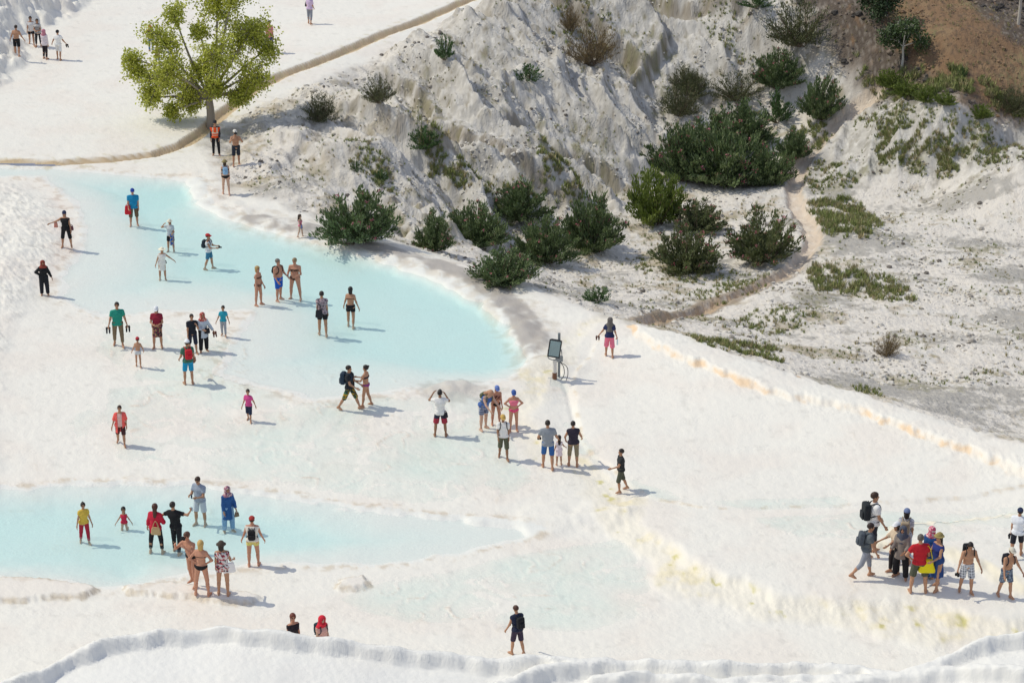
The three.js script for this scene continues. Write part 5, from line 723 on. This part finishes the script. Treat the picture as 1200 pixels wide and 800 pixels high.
bush('oleander', -6.54, -96.77, 2.38, 1.25, 'big dark oleander on the white slope above the pool rim, apart from the others');
bush('oleander', -3.35, -98.84, 1.86, 0.85, 'narrow dark oleander with pink flowers, smallest of the row below the pool rim', rowG); bush('oleander', -1.62, -103.5, 2.19, 1.15, 'rounded dark oleander in the middle of the row below the pool rim', rowG); bush('oleander', -0.28, -92.15, 1.53, 1.6, 'low wide oleander half sunk behind the white pool rim', rowG); bush('oleander', 1.56, -104.91, 2.31, 1.15, 'loose oleander at the sandy end of the row below the pool rim', rowG);
bush('oleander', 0.49, -109.22, 2.12, 1.15, 'dark oleander at the foot of the gullies behind the rim row'); bush('oleander', 3.82, -108.12, 2.87, 1.0, 'largest dark rounded oleander standing free on the sandy valley floor');
bush('bloom', 8.06, -104.79, 2.23, 1.35, 'pale flowering oleander, larger of two beside the yellow-green shrub', 'flowering oleanders on the valley floor'); bush('bloom', 11.63, -106.49, 2.51, 1.2, 'pink-flowered oleander next to the bend of the footpath'); bush('bloom', 9.07, -112.73, 1.67, 1.4, 'smaller pale flowering oleander between yellow-green shrub and thicket', 'flowering oleanders on the valley floor');
bush('lime', 7.06, -113.5, 3.17, 0.85, 'tall yellow-green leafy shrub beside the flowering oleanders');
for (const [x, z, h, w] of [[8.96, -121.76, 2.98, 1.15], [11.16, -121.31, 3.48, 1.1], [13.26, -120.84, 2.32, 1.1], [12.4, -126.45, 2.68, 1.2], [10.64, -125.18, 2.57, 1.2], [14.95, -123.53, 1.65, 1.1]]) bush('oleander', x, z, h, w, thick, thickG);
bush('oleander', 14.7, -129.97, 2.32, 1.05, 'dark oleander standing on the pale slope above the thicket', 'oleanders above the thicket'); bush('oleander', 16.77, -127.14, 2.58, 0.85, 'upright dark oleander at the top of the footpath'); bush('small', 14.53, -128.2, 1.74, 0.95, 'small green shrub between the thicket and the footpath top');
bush('olive', -9.34, -113.87, 1.63, 1.05, 'thin grey-green shrub on the white crest', 'thin shrubs on the white crest'); bush('olive', -6.46, -113.25, 1.48, 1.05, 'thin grey-green shrub on the white crest', 'thin shrubs on the white crest');
bush('small', -4.15, -111.27, 1.19, 1.2, 'round bright green shrub on the lower white slope'); bush('small', 0.81, -124.6, 0.88, 1.7, 'flat green shrub half-way up the gullied slope'); bush('small', -3.49, -122.52, 1.4, 0.75, 'small green shrub under the crest cliff');
bush('dry', 4.36, -131.33, 2.43, 1.1, 'brown dried-out shrub on the gullied slope'); bush('dry', 3.28, -134.36, 1.63, 0.8, 'pale dry shrub near the top of the gullied slope'); bush('olive', 12.39, -130.16, 1.75, 1.6, 'wide olive shrub above the oleander thicket'); bush('olive', 9.27, -129.25, 1.85, 1.25, 'olive shrub on the slope of the thicket', 'olive shrubs beside the thicket'); bush('olive', 9.63, -131.39, 1.67, 1.15, 'olive shrub on the slope of the thicket', 'olive shrubs beside the thicket');
bush('olive', 15.8, -130.95, 2.88, 1.25, 'largest grey-green shrub beside the scree with painted shade'); bush('small', 13.75, -133.37, 1.07, 1.6, 'green shrub at the top of the pale slope'); bush('olive', 26.11, -121.96, 1.56, 1.3, 'wide grey-green shrub at the foot of the brown hill'); bush('small', 23.6, -123.49, 0.55, 1.0, 'lone small green shrub on the brown hillside');
for (const [x, z, h] of [[20.33, -126.05, 1.08], [20.77, -123.85, 0.93], [21.43, -121.59, 0.91], [22.26, -120.52, 0.72], [24.16, -120.57, 0.82]]) bush('lime', x, z, h, 1.5, 'yellow-green shrub in the strip between white ridge and brown hill', 'shrubs along the foot of the brown hill');
bush('small', -7.12, -106.53, 0.49, 1.3, 'tiny green shrub among crusts on the lower slope', 'tiny shrubs on the lower slope'); bush('small', -5.97, -106.12, 0.65, 0.9, 'tiny green shrub among crusts on the lower slope', 'tiny shrubs on the lower slope'); bush('olive', 10.06, -130.72, 1.56, 1.3, 'olive shrub on the slope of the thicket', 'olive shrubs beside the thicket'); bush('small', 3.41, -90.95, 0.65, 1.8, 'low green clump on the sandy ground behind the berm'); bush('dry', 14.71, -88.33, 1.04, 0.9, 'wispy dry plant on the pale flat behind the berm');
// trees
function tree(name, label, x, z, s, lobes, o) {
  const t = new THREE.Group(); t.name = numbered(name); t.userData = { label, category: 'tree' }; scene.add(t); const r = rng(o.seed), wood = [], L = new Leaves(), fork = V3(0, o.fork, 0), bark = o.bark;
  wood.push(limb(V3(0, -0.2, 0), fork, o.trunk, o.trunk * 0.72, bark, 0.05));
  for (const [lx, ly, lr, lz = (r() - 0.5) * lr * 2.2] of lobes) {
    const c = V3(lx, ly, lz), st = fork.clone().lerp(c, 0.05 * r()); wood.push(limb(st, c, o.trunk * 0.36, 0.03, bark, (r() - 0.5) * 0.3));
    const twigs = Math.round(24 * lr * lr * o.density / 1.4) + 10;
    for (let k = 0; k < twigs; k++) {
      const u = r() * 2 - 1, a = r() * 6.283, q = Math.sqrt(1 - u * u), e = c.clone().add(V3(q * Math.cos(a), u, q * Math.sin(a) * 0.9).multiplyScalar(lr * (0.35 + 0.85 * r()))), b0 = c.clone().lerp(e, 0.1 + 0.2 * r()); wood.push(limb(b0, e, 0.022, 0.008, bark));
      const tone = mixc(lin(o.c[0]), lin(o.c[1]), r());
      for (let j = 0; j < o.per; j++) { const p = b0.clone().lerp(e, 0.25 + 0.85 * r()).add(V3(r() - 0.5, r() - 0.5, r() - 0.5).multiplyScalar(0.62)); L.blade(p, V3(r() - 0.5, -0.15 + (r() - 0.5) * 0.9, r() - 0.5).normalize(), o.leaf * (0.7 + 0.6 * r()), o.leaf * 0.8, mixc(tone, lin(o.c[2]), r() * 0.5), r); }
    }
  }
  mesh('trunk', mergeGeometries(wood), barkMat, t); mesh('crown', L.build(), leafMat, t); t.position.set(x, ground(x, z), z); t.scale.setScalar(s); return t;
}
const px = (u, v, rr, w) => [(u - 246) / 22.6, (150 - v) / 21.6, rr / 22.5, w];
tree('leafy_tree', 'broad yellow-green tree with short pale trunk beside the trench', -14.77, -114.31, 1, [px(200, 52, 24), px(190, 100, 28), px(225, 112, 18), px(258, 22, 26), px(262, 66, 28), px(296, 45, 27), px(300, 84, 24), px(280, 112, 12), px(163, 74, 10), px(212, 26, 14), px(240, 85, 18), px(314, 62, 16), px(168, 92, 12), px(278, 8, 20), px(285, 60, 24, -1.2), px(210, 80, 24, 1.2), px(240, 45, 9), px(182, 120, 13), px(225, 124, 13), px(258, 100, 17), px(288, 104, 14), px(205, 130, 9)], { seed: 5, fork: 1.55, trunk: 0.24, bark: [0.34, 0.30, 0.25], density: 0.8, per: 64, leaf: 0.12, c: ['#98a32e', '#bcc240', '#d3d160'] });
tree('small_tree', 'small tree with thin white trunk at the foot of the brown hill', 20.9, -126.5, 1, [[-0.4, 1.9, 0.6], [0.5, 2.0, 0.6], [0.0, 1.4, 0.5], [0.1, 2.4, 0.4], [-0.9, 1.6, 0.4], [0.9, 1.6, 0.4]], { seed: 8, fork: 1.2, trunk: 0.08, bark: [0.55, 0.52, 0.46], density: 1.2, per: 26, leaf: 0.14, c: ['#2e4420', '#48602c', '#5a7036'] });
tree('small_tree', 'dark green tree at the top edge of the scree', 19.87, -129.71, 1, [[-0.4, 1.3, 0.8], [0.5, 1.5, 0.8], [0, 2.3, 0.9], [0, 0.9, 0.6]], { seed: 9, fork: 0.6, trunk: 0.1, bark: [0.2, 0.16, 0.12], density: 1.5, per: 34, leaf: 0.14, c: ['#243a1c', '#38512a', '#4a6233'] });
tree('small_tree', 'tree with bare pale trunk beyond the dark scree', 27.36, -128.31, 1, [[-0.5, 3.0, 0.7], [0.5, 3.3, 0.8], [0, 4.0, 0.9]], { seed: 12, fork: 2.3, trunk: 0.1, bark: [0.5, 0.46, 0.4], density: 1.3, per: 30, leaf: 0.14, c: ['#2e4420', '#48602c', '#5a7036'] });
// grasses and stones: nobody could count these
function scatter(name, label, geo, mat, spots) {
  const m = new THREE.InstancedMesh(geo, mat, spots.length), q = new THREE.Quaternion(), e = new THREE.Euler(), c = new THREE.Color(); m.name = name; m.userData = { kind: 'stuff', label };
  spots.forEach(([x, z, s, tone, tall = 1, lift = 0], i) => { e.set(0, i * 2.4, 0); m.setMatrixAt(i, new THREE.Matrix4().compose(V3(x, ground(x, z) + lift, z), q.setFromEuler(e), V3(s, s * tall, s))); m.setColorAt(i, c.setRGB(...tone)); });
  m.castShadow = m.receiveShadow = true; scene.add(m); return m;
}
const white3 = [1, 1, 1], rg = rng(404);
const tuft = (() => { const L = new Leaves(), r = rng(3); for (let k = 0; k < 16; k++) { const a = r() * 6.28, d = V3(Math.cos(a) * 0.5, 1, Math.sin(a) * 0.5).normalize(); L.blade(V3((r() - 0.5) * 0.5, 0, (r() - 0.5) * 0.5), d, 0.6 + 0.5 * r(), 0.07, white3, r); } return L.build(); })();
const grassMat = new THREE.MeshStandardMaterial({ roughness: 0.9, side: THREE.DoubleSide, vertexColors: true });
const inside = (shp, n, fn) => { for (let k = 0, got = 0; k < n * 8 && got < n; k++) { const x = mix(shp.a, shp.b, rg()), z = mix(shp.c, shp.d, rg()), d = sd(shp, x, z); if (d > 0.5 * rg() || noise(x * 1.3, z * 1.3) < -0.15) continue; fn(x, z); got++; } };
const GRASS = [], green = () => mixc([0.22, 0.27, 0.08], [0.40, 0.38, 0.18], rg() * rg()), straw2 = () => mixc([0.48, 0.40, 0.23], [0.32, 0.30, 0.14], rg());
for (const [shp, n, h] of [[[[18.87, -122.33], [20.63, -120.2], [22.9, -117.95], [22.95, -116.82], [20.85, -118.3], [18.93, -120.05]], 520, 0.30], [[[15.12, -117.05], [16.89, -117.41], [17.92, -111.98], [16.56, -108.21], [15.25, -109.6], [14.93, -113.64]], 520, 0.34], [[[13.82, -104.35], [15.41, -103.2], [17.33, -98.42], [16.9, -96.82], [14.83, -98.95], [13.17, -99.03]], 480, 0.30], [[[-4.72, -112.12], [-4.13, -112.67], [-1.55, -110.86], [-1.77, -109.28], [-4.06, -110.65]], 300, 0.32], [[[6.5, -86.19], [8.55, -87.06], [10.34, -86.81], [9.7, -83.94], [7.34, -84.3]], 420, 0.24], [[[-7.78, -109.43], [-6.75, -108.19], [-5.48, -106.38], [-5.63, -105.36], [-7.12, -106.49]], 160, 0.26], [[[21.83, -119.7], [25.5, -120.14], [25.19, -114.33], [23.58, -116.92]], 320, 0.26], [[[1.72, -116.7], [3.59, -115.93], [3, -112.56], [1.25, -113.4]], 220, 0.34], [[[20.15, -126.37], [26.62, -121.73], [26.69, -122.29], [22.08, -121.61], [20.97, -125.92]], 420, 0.4], [[[-1.64, -111.41], [0, -111.55], [1.63, -110.02], [0, -108.35]], 160, 0.3], [[[15.32, -127.21], [17.29, -126.46], [16.38, -124.4], [15.26, -124.4]], 120, 0.3], [[[10.81, -137.17], [12.52, -133.88], [14.19, -130.65], [12.83, -131.23], [10.66, -134.82]], 150, 0.25], [[[18.57, -128.63], [20.88, -125.07], [22.01, -121.14], [20.11, -125.96]], 160, 0.35], [[[12.58, -81.62], [13.6, -82.17], [13.13, -80.04], [12.36, -80.04]], 60, 0.2], [[[5.62, -107.75], [7.86, -105.29], [10.9, -104.26], [9.85, -101.23], [6.19, -103.56]], 260, 0.18], [[[1.95, -136.13], [4.94, -137.91], [5.79, -133.75], [4.3, -132.46], [2.4, -133.25]], 130, 0.3], [[[15.1, -121.49], [16.44, -122.81], [17.72, -118.88], [15.88, -118.03]], 160, 0.26], [[[7.49, -99.88], [9.94, -102.19], [11.65, -104.03], [11.68, -102.47], [9.2, -98.11]], 150, 0.2], [[[9.13, -93.32], [11.55, -96.13], [12.78, -94.39], [10.23, -90.44]], 200, 0.2], [[[18.33, -125.74], [20.46, -122.27], [22.21, -119.36], [19.91, -121.23]], 160, 0.26]]) inside(shape(shp), n, (x, z) => GRASS.push([x, z, h * (0.5 + 0.8 * rg()), rg() < 0.75 ? green() : straw2(), 1, -0.03]));
// thin weeds over the whole hillside and along the trench
for (let k = 0; k < 26000; k++) { const z = -84 - rg() * 66, half = 17 + (-55 - z) * 0.22, x = mix(-12, half, rg()); if (sd(Z.hill, x, z) > -0.4) continue; ground(x, z); if (S.path < 0.7 || S.channel < 0.8) continue; const n = fbm(x * 0.35, z * 0.35, 3) + 0.3 * S.gully * (0.75 - S.r1) + 0.25 * S.brown + (rg() - 0.5) * 0.5; if (n < 0.10 - 0.14 * S.gully - 0.25 * S.brown) continue; GRASS.push([x, z, 0.07 + 0.16 * rg() * rg(), rg() < 0.55 && S.brown < 0.5 ? green() : straw2(), 0.8 + rg() * 0.6, -0.03]); }
scatter('weeds', 'green and straw-coloured grass tufts on the slopes', tuft, grassMat, GRASS);
const pebble = (() => { const g = new THREE.IcosahedronGeometry(0.5, 1), p = g.getAttribute('position'); for (let i = 0; i < p.count; i++) { const k = 1 + 0.5 * noise(p.getX(i) * 2.1 + 3, p.getY(i) * 2.1 + p.getZ(i) * 1.7); p.setXYZ(i, p.getX(i) * k, p.getY(i) * k * 0.65, p.getZ(i) * k); } g.computeVertexNormals(); return g; })();
const ST = []; for (let k = 0; k < 30000; k++) { const z = -82 - rg() * 70, half = 17 + (-55 - z) * 0.22, x = mix(-13, half, rg()); if (sd(Z.hill, x, z) > 0.2) continue; ground(x, z); if (S.path < 0.6 || S.channel < 0.5) continue; const n = fbm(x * 0.3 + 9, z * 0.3, 3) + (rg() - 0.5) * 0.3 + 0.15 * S.scree; if (n < 0.10) continue; const d = rg(), tone = S.scree > 0.4 ? (d < 0.6 ? [0.07, 0.062, 0.056] : [0.24, 0.19, 0.15]) : S.brown > 0.5 ? [0.26, 0.17, 0.10] : d < 0.65 ? [0.66, 0.62, 0.55] : d < 0.9 ? [0.36, 0.33, 0.29] : [0.16, 0.14, 0.12]; ST.push([x, z, (S.scree > 0.4 ? 0.16 : 0.09) * (0.5 + 2.2 * Math.pow(rg(), 4) + rg()), tone]); }  // stones on the scree are toned darker, with shade painted in
scatter('loose_stones', 'loose white, grey and dark stones on the slopes', pebble, new THREE.MeshStandardMaterial({ roughness: 0.95 }), ST);
// ---------- floodlight on its post ----------
{
  const g = new THREE.Group(); g.name = 'floodlight'; g.userData = { label: 'rectangular floodlight with glass front on a short white post beside the pool', category: 'floodlight' }; scene.add(g);
  const steel = new THREE.MeshStandardMaterial({ color: '#8b9194', roughness: 0.55, metalness: 0.4 }), dark = new THREE.MeshStandardMaterial({ color: '#2b2f31', roughness: 0.5 }), pale = new THREE.MeshStandardMaterial({ color: '#d9d6cf', roughness: 0.8 }), rust = new THREE.MeshStandardMaterial({ color: '#7c5844', roughness: 0.95 });
  const cyl = (n, r, h, x, y, z, m) => { const c = mesh(n, new THREE.CylinderGeometry(r, r, h, 16), m, g); c.position.set(x, y, z); return c; };
  cyl('rusty_foot', 0.085, 0.30, 0, 0.15, 0, rust); cyl('post', 0.075, 0.5, 0, 0.55, 0, pale); cyl('rear_pole', 0.05, 1.75, 0.16, 0.88, -0.22, steel);
  const bx = mesh('junction_box', rbox(0.28, 0.22, 0.16, 0.03), steel, g); bx.position.set(0.16, 0.82, -0.05);
  const yoke = mesh('bracket', mergeGeometries([strip([V3(-0.24, 1.2, 0.0), V3(-0.24, 0.88, 0.02), V3(0, 0.80, 0.02), V3(0.24, 0.88, 0.02), V3(0.24, 1.2, 0.0)], 0.018)]), steel, g);
  const h = new THREE.Group(); h.name = 'lamp_head'; g.add(h); h.position.set(0, 1.28, 0.05); h.rotation.set(-0.12, -0.1, -0.14);
  mesh('housing', rbox(0.46, 0.66, 0.16, 0.03), dark, h); const fr = []; for (const [x, y, w, hh] of [[0, 0.31, 0.46, 0.045], [0, -0.31, 0.46, 0.045], [-0.21, 0, 0.045, 0.575], [0.21, 0, 0.045, 0.575]]) fr.push(new THREE.BoxGeometry(w, hh, 0.03).translate(x, y, 0.095)); mesh('frame', mergeGeometries(fr), dark, h);
  const gl = mesh('glass_front', new THREE.BoxGeometry(0.375, 0.575, 0.012), new THREE.MeshPhysicalMaterial({ color: '#7d949a', roughness: 0.08, metalness: 0.55, clearcoat: 1, clearcoatRoughness: 0.05 }), h); gl.position.z = 0.092;
  for (const k of [0, 1]) mesh('cable', strip([V3(0.2, 0.72, 0.02), V3(0.32 + 0.12 * k, 0.55, 0.06), V3(0.34 + 0.14 * k, 0.25, 0.1), V3(0.22 + 0.2 * k, 0.03, 0.1)], 0.014), dark, g);
  const [x, z] = [1.56, -82.07]; g.position.set(x, ground(x, z) - 0.04, z);
}

renderer.render(scene, camera);
